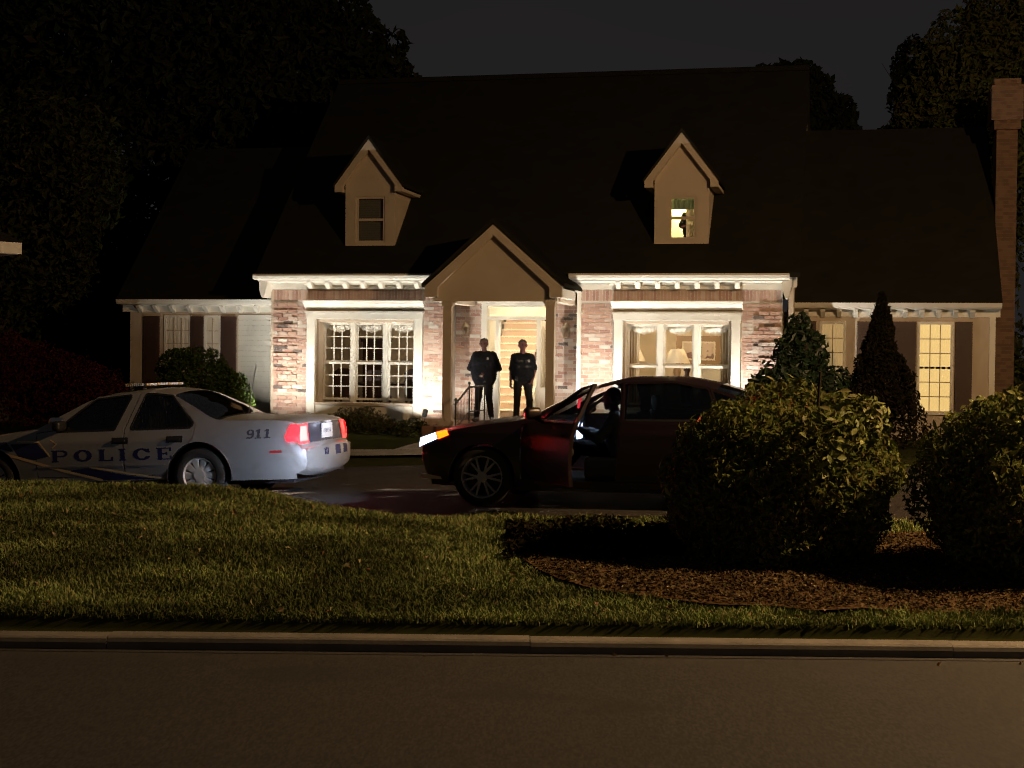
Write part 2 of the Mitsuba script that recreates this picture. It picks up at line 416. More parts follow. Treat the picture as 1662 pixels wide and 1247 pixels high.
# ---- bay windows
def bay(xc, grille, kind):
    B = name(HB + '__bay_window')
    wo, wi = 1.335, 1.15
    # heading: crown with a shelf, and a band under it
    house(B + '__heading', cat(prism_x([(31.535, 2.70), (31.44, 2.70), (31.42, 2.72), (31.36, 2.78), (31.30, 2.80), (31.26, 2.87), (31.535, 2.88)], xc - wo - 0.05, xc + wo + 0.05)), 'm_white', smooth=20)
    house(B + '__casing', cat(bx(xc - wo, xc - wi, 31.42, 31.56, 0.22, 2.60), bx(xc + wi, xc + wo, 31.42, 31.56, 0.22, 2.60), bx(xc - wo - 0.02, xc + wo + 0.02, 31.40, 31.56, 2.47, 2.603),
                              bx(xc - wo - 0.04, xc + wo + 0.04, 31.37, 31.56, 2.606, 2.64)), 'm_white')
    # the panel under the window
    house(B + '__apron', cat(bx(xc - wi + 0.003, xc + wi - 0.003, 31.46, 31.56, 0.12, 0.545), bx(xc - wi + 0.12, xc + wi - 0.12, 31.44, 31.457, 0.24, 0.46)), 'm_white')
    house(B + '__sill', bx(xc - wi + 0.003, xc + wi - 0.003, 31.40, 31.95, 0.55, 0.61), 'm_cream')
    house(B + '__jamb', cat(bx(xc - wi + 0.003, xc - wi + 0.05, 31.55, 31.95, 0.612, 2.46), bx(xc + wi - 0.05, xc + wi - 0.003, 31.55, 31.95, 0.612, 2.46), bx(xc - wi + 0.051, xc + wi - 0.051, 31.57, 31.95, 2.40, 2.46)), 'm_cream')
    yw = 31.88
    units = [(-1.10, -0.43), (-0.33, 0.33), (0.43, 1.10)]
    for xm in (-0.38, 0.38):
        house(B + '__mullion', bx(xc + xm - 0.05, xc + xm + 0.05, yw - 0.09, yw + 0.05, 0.612, 2.398), 'm_white')
    for (a, b) in units:
        a, b = a + xc + 0.003, b + xc - 0.003
        for zs, (za, zb, yy) in enumerate(((0.66, 1.515, yw - 0.03), (1.50, 2.398, yw + 0.012))):
            fr = 0.042
            house(B + '__sash', cat(bx(a, a + fr, yy, yy + 0.035, za, zb), bx(b - fr, b, yy, yy + 0.035, za, zb), bx(a + fr, b - fr, yy, yy + 0.035, za, za + 0.05), bx(a + fr, b - fr, yy, yy + 0.035, zb - 0.05, zb)), 'm_white')
            if grille:
                g = [bx(a + (b - a) * t - 0.011, a + (b - a) * t + 0.011, yy + 0.004, yy + 0.026, za + 0.05, zb - 0.05) for t in (0.36, 0.64)]
                g += [bx(a + fr, b - fr, yy + 0.006, yy + 0.024, za + (zb - za) * t - 0.011, za + (zb - za) * t + 0.011) for t in (0.36, 0.65)]
                house(B + '__muntin', cat(g), 'm_white')
            us_ = (0, 0.36, 0.64, 1) if grille else (0, 1)       # one pane to each light
            vs_ = (0, 0.36, 0.65, 1) if grille else (0, 1)
            zl, zh = za + 0.05, zb - 0.05
            at_x = [a + fr] + [a + (b - a) * t for t in us_[1:-1]] + [b - fr]
            at_z = [zl] + [za + (zb - za) * t for t in vs_[1:-1]] + [zh]
            for pa, pb in zip(at_x[:-1], at_x[1:]):
                for pc, pd in zip(at_z[:-1], at_z[1:]):
                    house(B + '__pane', grid(np.array([[[pa, yy + 0.030, pc], [pa, yy + 0.030, pd]], [[pb, yy + 0.030, pc], [pb, yy + 0.030, pd]]])), 'm_glass')
        # swagged valance behind the glass
        t = np.linspace(0, 1, 41)
        drop = 0.10 + 0.12 * np.sin(np.pi * t) ** 1.3 + 0.012 * np.sin(t * 40) + 0.05 * (np.abs(t - 0.5) > 0.44)
        rows = []
        for s in np.linspace(0, 1, 9):
            rows.append(np.stack([a + (b - a) * t, yw + 0.10 + 0.022 * np.sin(s * 9 * np.sin(np.pi * t) + t * 3) * np.sin(np.pi * t) + 0.008 * np.sin(t * 60), 2.40 - drop * s], -1))
        house(B + '__valance', grid(np.stack(rows)), 'm_white', smooth=True)
    return B


bay(-10.335, True, 0)
bay(-3.42, False, 1)

# ---- rooms behind the bays
def room(x0, x1, y0, y1, z0, z1, key, wall):
    house(key + '__room_wall', cat(bx(x0, x1, y1, y1 + 0.1, z0, z1), bx(x0 - 0.1, x0, y0, y1 + 0.1, z0, z1), bx(x1, x1 + 0.1, y0, y1 + 0.1, z0, z1)), wall)
    house(key + '__ceiling', bx(x0 - 0.1, x1 + 0.1, y0, y1 + 0.1, z1 + 0.002, z1 + 0.1), 'm_room_pale')
    house(key + '__room_floor', bx(x0 - 0.1, x1 + 0.1, y0, y1 + 0.1, z0 - 0.1, z0 - 0.002), 'm_wood_dark')


def lamp(key, p, r, rad):
    k = name(key)
    scene[k] = {'type': 'sphere', 'center': [float(v) for v in p], 'radius': r, 'emitter': light(rad, 2.0), 'bsdf': {'type': 'diffuse', 'reflectance': rgb(0.8, 0.8, 0.8)}}
    return k


room(-12.35, -8.70, 31.98, 35.6, 0.24, 2.62, HB, 'm_room')
room(-5.40, -1.32, 31.98, 35.0, 0.24, 2.62, HB, 'm_room')
lamp(HB + '__ceiling_lamp', hw(-10.4, 33.9, 2.52), 0.09, (42, 31, 19))
lamp(HB + '__ceiling_lamp', hw(-3.6, 33.4, 2.52), 0.09, (190, 140, 82))
house(HB + '__wainscot', bx(-12.34, -8.71, 35.56, 35.596, 0.25, 1.1), 'm_white')

# dining table and chairs, seen through the left bay
t = thing('dining_table', 'dark dining table in the room behind the left bay window', 'table')
house(t + '__table_top', rbox(-11.3, -9.5, 33.2, 34.3, 0.97, 1.02, 0.02), 'm_wood_dark')
for x in (-11.15, -9.65):
    for y in (33.32, 34.18):
        house(t + '__leg', bx(x - 0.04, x + 0.04, y - 0.04, y + 0.04, 0.24, 0.97), 'm_wood_dark')
CH = ['dark high-backed chair at the left of the dining table', 'dark high-backed chair behind the middle window panes', 'dark high-backed chair at the right of the dining table']
for (x, y), lab in zip(((-11.25, 32.75), (-10.45, 32.70), (-9.55, 32.8)), CH):
    c = thing('dining_chair', lab, 'chair', 'chairs round the dining table')
    house(c + '__seat', rbox(x - 0.24, x + 0.24, y, y + 0.46, 0.67, 0.73, 0.02), 'm_wood_dark')
    house(c + '__backrest', prism([(x - 0.23, 0.73), (x + 0.23, 0.73), (x + 0.25, 1.26), (x + 0.12, 1.36), (x - 0.12, 1.36), (x - 0.25, 1.26)], y - 0.02, y + 0.03), 'm_wood_dark')
    for dx in (-0.21, 0.21):
        for dy in (0.03, 0.42):
            house(c + '__leg', bx(x + dx - 0.02, x + dx + 0.02, y + dy - 0.02, y + dy + 0.02, 0.24, 0.67), 'm_wood_dark')
c = thing('china_cabinet', 'tall dark cabinet at the back of the left room', 'cabinet')
house(c + '__case', cat(bx(-11.6, -11.0, 35.2, 35.55, 0.24, 2.0)), 'm_wood_dark')
house(c + '__door', cat(bx(-11.56, -11.31, 35.17, 35.197, 1.15, 1.93), bx(-11.29, -11.04, 35.17, 35.197, 1.15, 1.93)), 'm_wood_dark')
house(c + '__cornice', bx(-11.65, -10.95, 35.15, 35.55, 2.0, 2.08), 'm_wood_dark')

# the right room: two lamps, picture, mantel shelf, a vase in the window
mat('m_frame', (0.30, 0.20, 0.11), 0.4)
diffuse('m_mount', (0.72, 0.66, 0.55))


def f_picture(p, n, uv):
    hill = smooth(0.45, 0.5, fbm(uv.x * 5, uv.y * 4, 2.0) * 0.6 + uv.y * 0.35)
    return mix(mix((0.16, 0.10, 0.10), (0.30, 0.20, 0.16), noise(uv.x * 9, uv.y * 9)), (0.55, 0.46, 0.38), hill)


diffuse('m_picture', proc(f_picture))
pf = thing('framed_picture', 'wide framed landscape picture on the back wall of the right room', 'picture')
x0, x1, z0, z1, yy = -3.80, -2.76, 1.50, 2.20, 34.99
house(pf + '__frame', cat(bx(x0, x1, yy - 0.05, yy, z1 - 0.13, z1), bx(x0, x1, yy - 0.05, yy, z0, z0 + 0.13), bx(x0, x0 + 0.13, yy - 0.05, yy, z0 + 0.13, z1 - 0.13), bx(x1 - 0.13, x1, yy - 0.05, yy, z0 + 0.13, z1 - 0.13)), 'm_frame')
house(pf + '__mount', bx(x0 + 0.13, x1 - 0.13, yy - 0.03, yy, z0 + 0.13, z1 - 0.13), 'm_mount')
P = np.array([[[x0 + 0.17, yy - 0.034, z0 + 0.17], [x0 + 0.17, yy - 0.034, z1 - 0.17]], [[x1 - 0.17, yy - 0.034, z0 + 0.17], [x1 - 0.17, yy - 0.034, z1 - 0.17]]])
put(pf + '__image', grid(P), 'm_picture', M=HM, uv=np.array([[0, 0], [0, 1], [1, 0], [1, 1.0]]))
for (x, y, zt, s, lab) in ((-3.60, 33.3, 1.56, 0.9, 'table lamp with a white shade in the middle of the right room'), (-4.68, 34.4, 1.60, 0.7, 'smaller table lamp with a white shade at the left of the right room')):
    L = thing('table_lamp', lab, 'lamp', 'white table lamps in the right room')
    pr = [(0.0, zt), (0.33 * s, zt), (0.16 * s, zt + 0.36 * s), (0.0, zt + 0.36 * s)]
    sh = trimesh.creation.revolve(np.array(pr[1:3]), sections=24)
    house(L + '__lamp_shade', (lambda m: (m.apply_translation((x, y, 0)), m)[1])(sh), 'm_lampshade', smooth=True)
    b = trimesh.creation.revolve(np.array([(0, zt - 0.42), (0.1, zt - 0.42), (0.1, zt - 0.38), (0.03, zt - 0.36), (0.09, zt - 0.2), (0.07, zt - 0.1), (0.015, zt - 0.04), (0.012, zt + 0.1), (0, zt + 0.1)]), sections=16)
    b.apply_translation((x, y, 0))
    house(L + '__base', b, 'm_frame', smooth=40)
    tb = thing('side_table', 'pale side table under the ' + ('middle' if x > -4 else 'left') + ' lamp of the right room', 'table')
    house(tb + '__table_top', bx(x - 0.35, x + 0.35, y - 0.25, y + 0.25, zt - 0.46, zt - 0.423), 'm_room_pale')
    house(tb + '__leg', cat([bx(x + i * 0.3 - 0.02, x + i * 0.3 + 0.02, y + j * 0.2 - 0.02, y + j * 0.2 + 0.02, 0.24, zt - 0.46) for i in (-1, 1) for j in (-1, 1)]), 'm_room_pale')
sb = thing('sideboard', 'long white sideboard below the framed picture', 'sideboard')
house(sb + '__top', bx(-3.25, -2.2, 34.45, 34.93, 1.47, 1.53), 'm_white')
house(sb + '__panel', bx(-3.2, -2.25, 34.5, 34.93, 0.24, 1.465), 'm_room_pale')
house(sb + '__post', cat([bx(x - 0.03, x + 0.03, 34.46, 34.498, 0.24, 1.465) for x in (-3.17, -2.72, -2.28)]), 'm_white')
v = trimesh.creation.revolve(np.array([(0, 0.62), (0.09, 0.62), (0.12, 0.75), (0.135, 1.05), (0.11, 1.2), (0.05, 1.27), (0.045, 1.36), (0.075, 1.42), (0.06, 1.48), (0, 1.49)]), sections=20)
v.apply_translation((-3.26, 32.15, 0))
house(thing('vase', 'dark bottle-shaped vase in the right bay window', 'vase') + '__body', v, 'm_wood_dark', smooth=40)
# long drapes at the sides of the right bay
for xa, xb in ((-4.50, -4.28), (-2.53, -2.33)):
    t_ = np.linspace(0, 1, 30)
    P = np.stack([np.stack([xa + (xb - xa) * t_, 32.02 + 0.03 * np.sin(t_ * 22), np.full(30, z)], -1) for z in (0.26, 2.40)])
    house(HB + '__drape', grid(P), 'm_room', smooth=True)

# ---- entry: frame, sidelights, transom, hall and stair
E_ = HB + '__entrance'
house(E_, cat(bx(-7.93, -7.80, 32.52, 32.72, 0.24, 2.86), bx(-6.42, -6.29, 32.52, 32.72, 0.24, 2.86), bx(-7.80, -6.42, 32.53, 32.72, 2.80, 2.86), bx(-7.80, -6.42, 32.53, 32.72, 2.50, 2.57),
              bx(-7.60, -7.53, 32.53, 32.72, 0.24, 2.50), bx(-6.66, -6.59, 32.53, 32.72, 0.24, 2.50)), 'm_white')
house(E_ + '__sidelight_panel', cat(bx(-7.797, -7.603, 32.56, 32.70, 0.24, 0.98), bx(-6.587, -6.423, 32.56, 32.70, 0.24, 0.98)), 'm_white')
house(E_ + '__lintel', cat(bx(-8.02, -6.20, 32.50, 32.60, 2.862, 2.95)), 'm_white')
for a, b, za, zb in ((-7.80, -7.60, 0.98, 2.50), (-6.59, -6.42, 0.98, 2.50), (-7.80, -6.42, 2.57, 2.80)):
    P = np.array([[[a, 32.62, za], [a, 32.62, zb]], [[b, 32.62, za], [b, 32.62, zb]]])
    house(E_ + '__pane', grid(P), 'm_glass')
house(E_ + '__lace', cat([bx(a, b, 32.74, 32.745, 1.0, 2.48) for a, b in ((-7.79, -7.61), (-6.58, -6.43))] + [bx(-7.79, -6.43, 32.74, 32.745, 2.58, 2.79)]), 'm_cloth_thin')
house(E_ + '__threshold', bx(-7.53, -6.66, 32.45, 32.75, 0.236, 0.262), 'm_white')
d = prism([(0, 0.26), (0.86, 0.26), (0.86, 2.48), (0, 2.48)], -0.022, 0.022)      # the door, swung in
for (pz0, pz1) in ((0.4, 1.1), (1.25, 2.3)):
    d = cat(d, prism([(0.1, pz0), (0.76, pz0), (0.76, pz1), (0.1, pz1)], -0.034, -0.023))
d.apply_transform(trimesh.transformations.rotation_matrix(math.radians(86), (0, 0, 1)))
d.apply_translation((-6.63, 32.75, 0))
house(E_ + '__door', d, 'm_white')
# hall
HX0, HX1 = -8.60, -5.56
house(HB + '__room_wall', cat(bx(HX0 - 0.06, HX0, 32.82, 39, 0.24, 5.2), bx(HX1, HX1 + 0.06, 32.82, 39, 0.24, 5.2), bx(HX0, HX1, 38.9, 39, 0.24, 5.2), bx(HX0, -7.93, 32.805, 32.83, 0.24, 3.6), bx(-6.29, HX1, 32.805, 32.83, 0.24, 3.6)), 'm_room_pale')
house(HB + '__ceiling', bx(HX0, HX1, 32.82, 39, 3.72, 3.8), 'm_room_pale')
house(HB + '__room_floor', bx(HX0, HX1, 32.76, 39, 0.14, 0.238), 'm_wood_dark')
ST = HB + '__staircase'
sx0, sx1, sy = -8.52, -7.18, 34.3
n = 15
house(ST, cat([bx(sx0, sx1, sy + 0.26 * i, sy + 0.26 * i + 0.25, 0.24, 0.24 + 0.178 * (i + 1) - 0.04) for i in range(n)]), 'm_riser')
for i in range(n):
    house(ST + '__tread', bx(sx0 - 0.01, sx1 + 0.01, sy + 0.26 * i - 0.035, sy + 0.26 * i + 0.262, 0.24 + 0.178 * (i + 1) - 0.038, 0.24 + 0.178 * (i + 1)), 'm_tread')
house(ST + '__stringer', prism_x([(sy - 0.1, 0.24), (sy - 0.1, 0.62), (sy + 0.26 * n, 0.62 + 0.178 * n), (sy + 0.26 * n, 0.24)], sx1 + 0.012, sx1 + 0.06), 'm_white')
for i in range(12):
    house(ST + '__baluster', bx(sx1 + 0.02, sx1 + 0.05, sy + 0.26 * i + 0.1, sy + 0.26 * i + 0.13, 0.55 + 0.178 * (i + 0.7), 1.25 + 0.178 * (i + 0.7)), 'm_white')
house(ST + '__handrail', prism_x([(sy, 1.30), (sy, 1.37), (sy + 3.2, 1.37 + 2.19), (sy + 3.2, 1.30 + 2.19)], sx1 + 0.005, sx1 + 0.065), 'm_wood_dark')
lamp(HB + '__ceiling_lamp', hw(-7.0, 33.7, 3.45), 0.11, (560, 490, 380))

# porch
P_ = HB + '__porch'
xc = -6.95
pf0 = 29.5
pitch = 0.84
house(P_, cat(bx(-8.35, -5.55, 29.2, 32.5, -0.1, 0.235)), 'm_dark_brick')
house(P_ + '__step', bx(-7.9, -6.0, 28.85, 29.195, -0.1, 0.12), 'm_dark_brick')
for x in (-7.95, -5.79):
    col = name(P_ + '__column')
    house(col, cat(bx(x - 0.085, x + 0.085, pf0 + 0.12, pf0 + 0.29, 0.40, 2.72)), 'm_cream')
    house(col + '__base', cat(bx(x - 0.17, x + 0.17, pf0 + 0.035, pf0 + 0.375, 0.236, 0.34), bx(x - 0.12, x + 0.12, pf0 + 0.085, pf0 + 0.325, 0.342, 0.40)), 'm_cream')
    s = 1 if x < xc else -1
    house(col + '__capital', cat(bx(x - 0.11, x + 0.11, pf0 + 0.095, pf0 + 0.315, 2.70, 2.80), prism([(x, 2.80), (x + s * 0.17, 2.80), (x + s * 0.12, 2.755), (x + s * 0.09, 2.69), (x, 2.65)], pf0 + 0.13, pf0 + 0.28)), 'm_cream')
g = Polygon([(xc - 1.31, 2.803), (xc + 1.31, 2.803), (xc + 1.31, 3.10), (xc + 1.25, 3.18), (xc, 3.18 + 1.25 * pitch), (xc - 1.25, 3.18), (xc - 1.31, 3.10)])
house(P_ + '__gable', prism(g, pf0 + 0.10, pf0 + 0.30), 'm_cream')
house(P_ + '__beam', cat(bx(xc - 1.33, xc - 1.13, pf0 + 0.302, 32.55, 2.80, 3.05), bx(xc + 1.13, xc + 1.33, pf0 + 0.302, 32.55, 2.80, 3.05)), 'm_cream')
house(P_ + '__ceiling', bx(xc - 1.13, xc + 1.13, pf0 + 0.302, 32.55, 3.0, 3.05), 'm_white')
for s in (-1, 1):
    a, b = (xc + s * 1.43, 3.18), (xc, 3.18 + 1.43 * pitch)
    rk = [(a[0], a[1] - 0.30), (a[0], a[1] - 0.08), (xc, b[1] - 0.02), (xc, b[1] - 0.24), (a[0] - s * 0.26, a[1] - 0.10), (a[0] - s * 0.26, a[1] - 0.30)]
    house(P_ + '__rake_board', prism(Polygon(rk).buffer(0), pf0 - 0.06, pf0 + 0.098), 'm_cream')
    rf = [(a[0] + s * 0.06, a[1] - 0.10), (a[0] + s * 0.06, a[1] - 0.02), (xc, b[1] + 0.11), (xc, b[1] + 0.0)]
    house(P_ + '__roof', prism(Polygon(rf), pf0 - 0.10, 32.3), 'm_roof')
    house(P_ + '__soffit', prism(Polygon([(a[0], a[1] - 0.30), (a[0] - s * 0.2, a[1] - 0.30), (a[0] - s * 0.2, a[1] - 0.26), (a[0], a[1] - 0.12)]), pf0 + 0.10, 31.0), 'm_white')
# iron railing at the left of the porch steps
RL = thing('iron_railing', 'black wrought iron railing at the left of the porch', 'railing')
RP = ((-7.28, 30.2, 1.10, 0.235), (-7.37, 29.25, 1.10, 0.235), (-7.48, 28.6, 0.78, 0.0))
for X_, Y_, zt, zb in RP:
    put(RL + '__post', tube([hw(X_, Y_, zb), hw(X_, Y_, zt)], 0.017, 8), 'm_iron')
    put(RL + '__finial', tri(sph(hw(X_, Y_, zt + 0.03), 0.03)), 'm_iron', smooth=True)
pp = [hw(X_, Y_, zt - 0.05) for X_, Y_, zt, zb in RP]
cu = np.linspace(0, 5.2, 22)
put(RL + '__scroll', tube([pp[2] + np.array([-0.03 * a_ * math.cos(a_) / 2 - 0.02, 0, 0.03 * a_ * math.sin(a_) / 2 + 0.06]) for a_ in cu], 0.009, 6), 'm_iron')
put(RL + '__handrail', tube(pp, 0.02, 8), 'm_iron')
put(RL + '__rail', tube([p - [0, 0, 0.5] for p in pp], 0.012, 6), 'm_iron')
for a, b in zip(pp[:-1], pp[1:]):
    for t in np.linspace(0.16, 0.84, 4):
        q = a + (b - a) * t
        put(RL + '__baluster', tube([q, q - [0, 0, 0.5]], 0.007, 5), 'm_iron')
# wall lanterns
for x, side in ((-8.28, 'left'), (-5.98, 'right')):
    L = thing('wall_lantern', f'unlit brass wall lantern on the brick {side} of the front door', 'lantern')
    z = 2.28
    house(L + '__bracket', cat(bx(x - 0.03, x + 0.03, 32.56, 32.585, z - 0.1, z + 0.14), bx(x - 0.012, x + 0.012, 32.45, 32.56, z + 0.1, z + 0.12)), 'm_brass')
    cage = [bx(x + i * 0.06 - 0.006, x + i * 0.06 + 0.006, 32.45 + j * 0.06 - 0.006, 32.45 + j * 0.06 + 0.006, z - 0.16, z + 0.05) for i in (-1, 1) for j in (-1, 1)]
    house(L + '__cage', cat(cage, bx(x - 0.07, x + 0.07, 32.38, 32.52, z - 0.18, z - 0.16)), 'm_brass')
    cap = trimesh.creation.cone(0.10, 0.12, sections=8)
    cap.apply_translation((x, 32.45, z + 0.05))
    house(L + '__cap', cap, 'm_brass')

# ---- dormers
def dormer(xa, xb, lit):
    D = name(HB + '__dormer')
    y0, zb, ze, za = 31.66, 4.04, 5.34, 6.42
    xc = (xa + xb) / 2
    wo = 0.78
    wx0, wx1, wz0, wz1 = (xc - 0.34, xc + 0.34, 4.17, 5.20) if not lit else (xc - 0.27, xc + 0.31, 4.20, 5.12)
    front = Polygon([(xa, zb), (xb, zb), (xb, ze + 0.20), (xc, ze + 0.20 + (xb - xc) * 1.38), (xa, ze + 0.20)]).difference(sbox(wx0, wz0, wx1, wz1))
    house(D + '__wall', prism(front, y0, y0 + 0.10), 'm_cream')
    for x in (xa, xb - 0.06):
        yb = 31.0 + (ze + 0.1 - 3.47) / RS + 0.05
        house(D + '__side_wall', prism_x([(y0 + 0.102, 4.0), (y0 + 0.102, ze + 0.06), (yb, ze + 0.06), (yb, ze - 0.1)], x + 0.002, x + 0.058), 'm_cream')
    for s in (-1, 1):
        ex = xc + s * wo
        rk = Polygon([(ex, ze - 0.05), (ex, ze + 0.12), (xc, za + 0.03), (xc, za - 0.20), (ex - s * 0.17, ze + 0.10), (ex - s * 0.17, ze - 0.05)]).buffer(0)
        house(D + '__rake_board', prism(rk, y0 - 0.16, y0 - 0.003), 'm_cream')
        yr = 31.0 + (za - 3.47) / RS
        rf = Polygon([(ex + s * 0.03, ze + 0.05), (ex + s * 0.03, ze + 0.125), (xc, za + 0.115), (xc, za + 0.034)])
        house(D + '__roof', prism(rf, y0 - 0.19, yr + 0.1), 'm_roof')
        house(D + '__soffit', bx(min(ex, ex - s * 0.17), max(ex, ex - s * 0.17), y0 + 0.001, 33.35, ze - 0.05, ze + 0.02), 'm_cream')
    W = D + '__window'
    fr = 0.05
    house(W, cat(bx(wx0, wx0 + fr, y0 + 0.03, y0 + 0.09, wz0, wz1), bx(wx1 - fr, wx1, y0 + 0.03, y0 + 0.09, wz0, wz1), bx(wx0 + fr, wx1 - fr, y0 + 0.03, y0 + 0.09, wz0, wz0 + fr),
                 bx(wx0 + fr, wx1 - fr, y0 + 0.03, y0 + 0.09, wz1 - fr, wz1), bx(wx0 + fr, wx1 - fr, y0 + 0.03, y0 + 0.08, (wz0 + wz1) / 2 - 0.03, (wz0 + wz1) / 2 + 0.03)), 'm_cream')
    return D, wx0 + fr, wx1 - fr, wz0 + fr, wz1 - fr, y0


for xa, xb, lit in ((-10.87, -9.71, False), (-3.95, -2.79, True)):
    D, a, b, z0, z1, y0 = dormer(xa, xb, lit)
    key = D.replace(HB + '__', '')
    P = np.array([[[a, y0 + 0.06, z0], [a, y0 + 0.06, z1]], [[b, y0 + 0.06, z0], [b, y0 + 0.06, z1]]])
    put(D + '__pane', grid(P), 'm_glass', M=HM)
    if not lit:
        diffuse('m_blind', (0.11, 0.10, 0.07))
        house(D + '__blind', cat([bx(a - 0.03, b + 0.03, y0 + 0.13, y0 + 0.136, z, z + 0.045) for z in np.arange(z0 - 0.02, z1, 0.05)]), 'm_blind', kind='stuff')
        house(D + '__backing', bx(a - 0.05, b + 0.05, y0 + 0.16, y0 + 0.18, z0 - 0.08, z1 + 0.06), 'm_shutter')
        tag(D, 'left dormer with a dark window')
    else:
        diffuse('m_upstairs', (0.75, 0.72, 0.58))
        house(D + '__room_wall', cat(bx(xa + 0.07, xb - 0.07, 33.2, 33.25, 4.0, 5.4), bx(xa + 0.065, xa + 0.10, y0 + 0.105, 33.19, 4.0, 5.35), bx(xb - 0.10, xb - 0.065, y0 + 0.105, 33.19, 4.0, 5.35)), 'm_upstairs')
        house(D + '__ceiling', bx(xa + 0.1, xb - 0.1, y0 + 0.105, 33.19, 5.36, 5.40), 'm_upstairs')
        lamp(D + '__lamp', hw((xa + xb) / 2 - 0.15, 32.6, 5.28), 0.05, (520, 430, 240))
        diffuse('m_valance', (0.16, 0.22, 0.16))
        t_ = np.linspace(0, 1, 30)
        P = np.stack([np.stack([a - 0.02 + (b - a + 0.04) * t_, y0 + 0.15 + 0.015 * np.sin(t_ * 30), np.full(30, z)], -1) for z in (z1 - 0.22, z1 + 0.03)])
        house(D + '__valance', grid(P), 'm_valance', smooth=True)
        for t in (0.45,):
            house(D + '__curtain', grid(np.stack([np.stack([a + 0.30 + 0.16 * t_, y0 + 0.2 + 0.012 * np.sin(t_ * 25), np.full(30, z)], -1) for z in (z0 - 0.03, z1)])), 'm_room_pale', smooth=True)
        tag(D, 'right dormer with a lit window')

# ---- side wings
def wing(key, x0, x1, yf, ze, yr):
    zr = ze + (yr - yf + 0.35) * 1.0
    W = name(HB + '__' + key)
    house(W + '__wall', cat(bx(x0, x1, yf, yf + 0.15, 0, ze - 0.05), prism_x([(yf + 0.151, 0), (yf + 0.151, ze + 0.3), (yr, zr - 0.15), (2 * yr - yf, ze), (2 * yr - yf, 0)], x1 - 0.1 if key[0] == 'r' else x0, x1 if key[0] == 'r' else x0 + 0.1)), 'm_cream')
    xe0, xe1 = (x0, x1 + 0.12) if key[0] == 'r' else (x0 - 0.18, x1)
    house(W + '__roof', cat(prism_x([(yf - 0.35, ze), (yr, zr), (yr, zr - 0.1), (yf - 0.35, ze - 0.1)], xe0, xe1), prism_x([(yr + 0.002, zr), (2 * yr - yf + 0.3, ze), (2 * yr - yf + 0.3, ze - 0.1), (yr + 0.002, zr - 0.1)], xe0, xe1)), 'm_roof')
    house(W + '__fascia', prism_x([(yf - 0.002, ze - 0.30), (yf - 0.03, ze - 0.30), (yf - 0.03, ze - 0.16), (yf - 0.33, ze - 0.13), (yf - 0.36, ze - 0.10), (yf - 0.39, ze - 0.02), (yf - 0.30, ze - 0.008), (yf - 0.002, ze - 0.10)], xe0, xe1 - 0.01), 'm_white')
    return W


def win(W, x0, x1, z0, z1, yf, cols, rows, curtain, lit=True):
    k = name(W + '__window')
    c = 0.06
    house(k, cat(bx(x0 - c, x0, yf - 0.03, yf - 0.002, z0 - c, z1 + c), bx(x1, x1 + c, yf - 0.03, yf - 0.002, z0 - c, z1 + c), bx(x0, x1, yf - 0.03, yf - 0.002, z1, z1 + c), bx(x0 - c - 0.02, x1 + c + 0.02, yf - 0.06, yf - 0.033, z0 - c - 0.02, z0 - 0.02), bx(x0, x1, yf - 0.03, yf - 0.002, z0 - c, z0)), 'm_white')
    zm = (z0 + z1) / 2
    g = [bx(x0 + (x1 - x0) * i / cols - 0.01, x0 + (x1 - x0) * i / cols + 0.01, yf - 0.022, yf - 0.006, z0, z1) for i in range(1, cols)]
    g += [bx(x0, x1, yf - 0.021, yf - 0.007, z0 + (z1 - z0) * i / rows - 0.01, z0 + (z1 - z0) * i / rows + 0.01) for i in range(1, rows)]
    g += [bx(x0, x1, yf - 0.026, yf - 0.004, zm - 0.022, zm + 0.022)]
    house(k + '__muntin', cat(g), 'm_cream')
    house(k + '__pane', grid(np.array([[[x0, yf - 0.0285, z0], [x0, yf - 0.0285, z1]], [[x1, yf - 0.0285, z0], [x1, yf - 0.0285, z1]]])), 'm_glass')
    # curtain drawn behind the panes, hung a little in front of the wall opening
    t_ = np.linspace(0, 1, 50)
    P = np.stack([np.stack([x0 + (x1 - x0) * t_, yf - 0.003 + 0.0025 * np.sin(t_ * 34), np.full(50, z)], -1) for z in np.linspace(z0, z1, 6)])
    house(k + '__curtain', grid(P, True), curtain, smooth=True)
    return k


WR = wing('right_wing', -1.05, 3.10, 32.5, 2.90, 36.4)
WL = wing('left_wing', -16.50, -12.56, 32.5, 2.94, 36.2)
tag(WR, 'low right wing with yellow lit windows')
tag(WL, 'low left wing with shuttered windows')
# lit windows: the drawn curtains glow from the lamp light in the room
scene['m_glow_curtain'] = {'type': 'twosided', 'b': {'type': 'diffuse', 'reflectance': rgb(0.5, 0.42, 0.28)}}
def glow(k, rad):
    scene[k] = {**scene[k], 'emitter': light(rad, 0.5)}


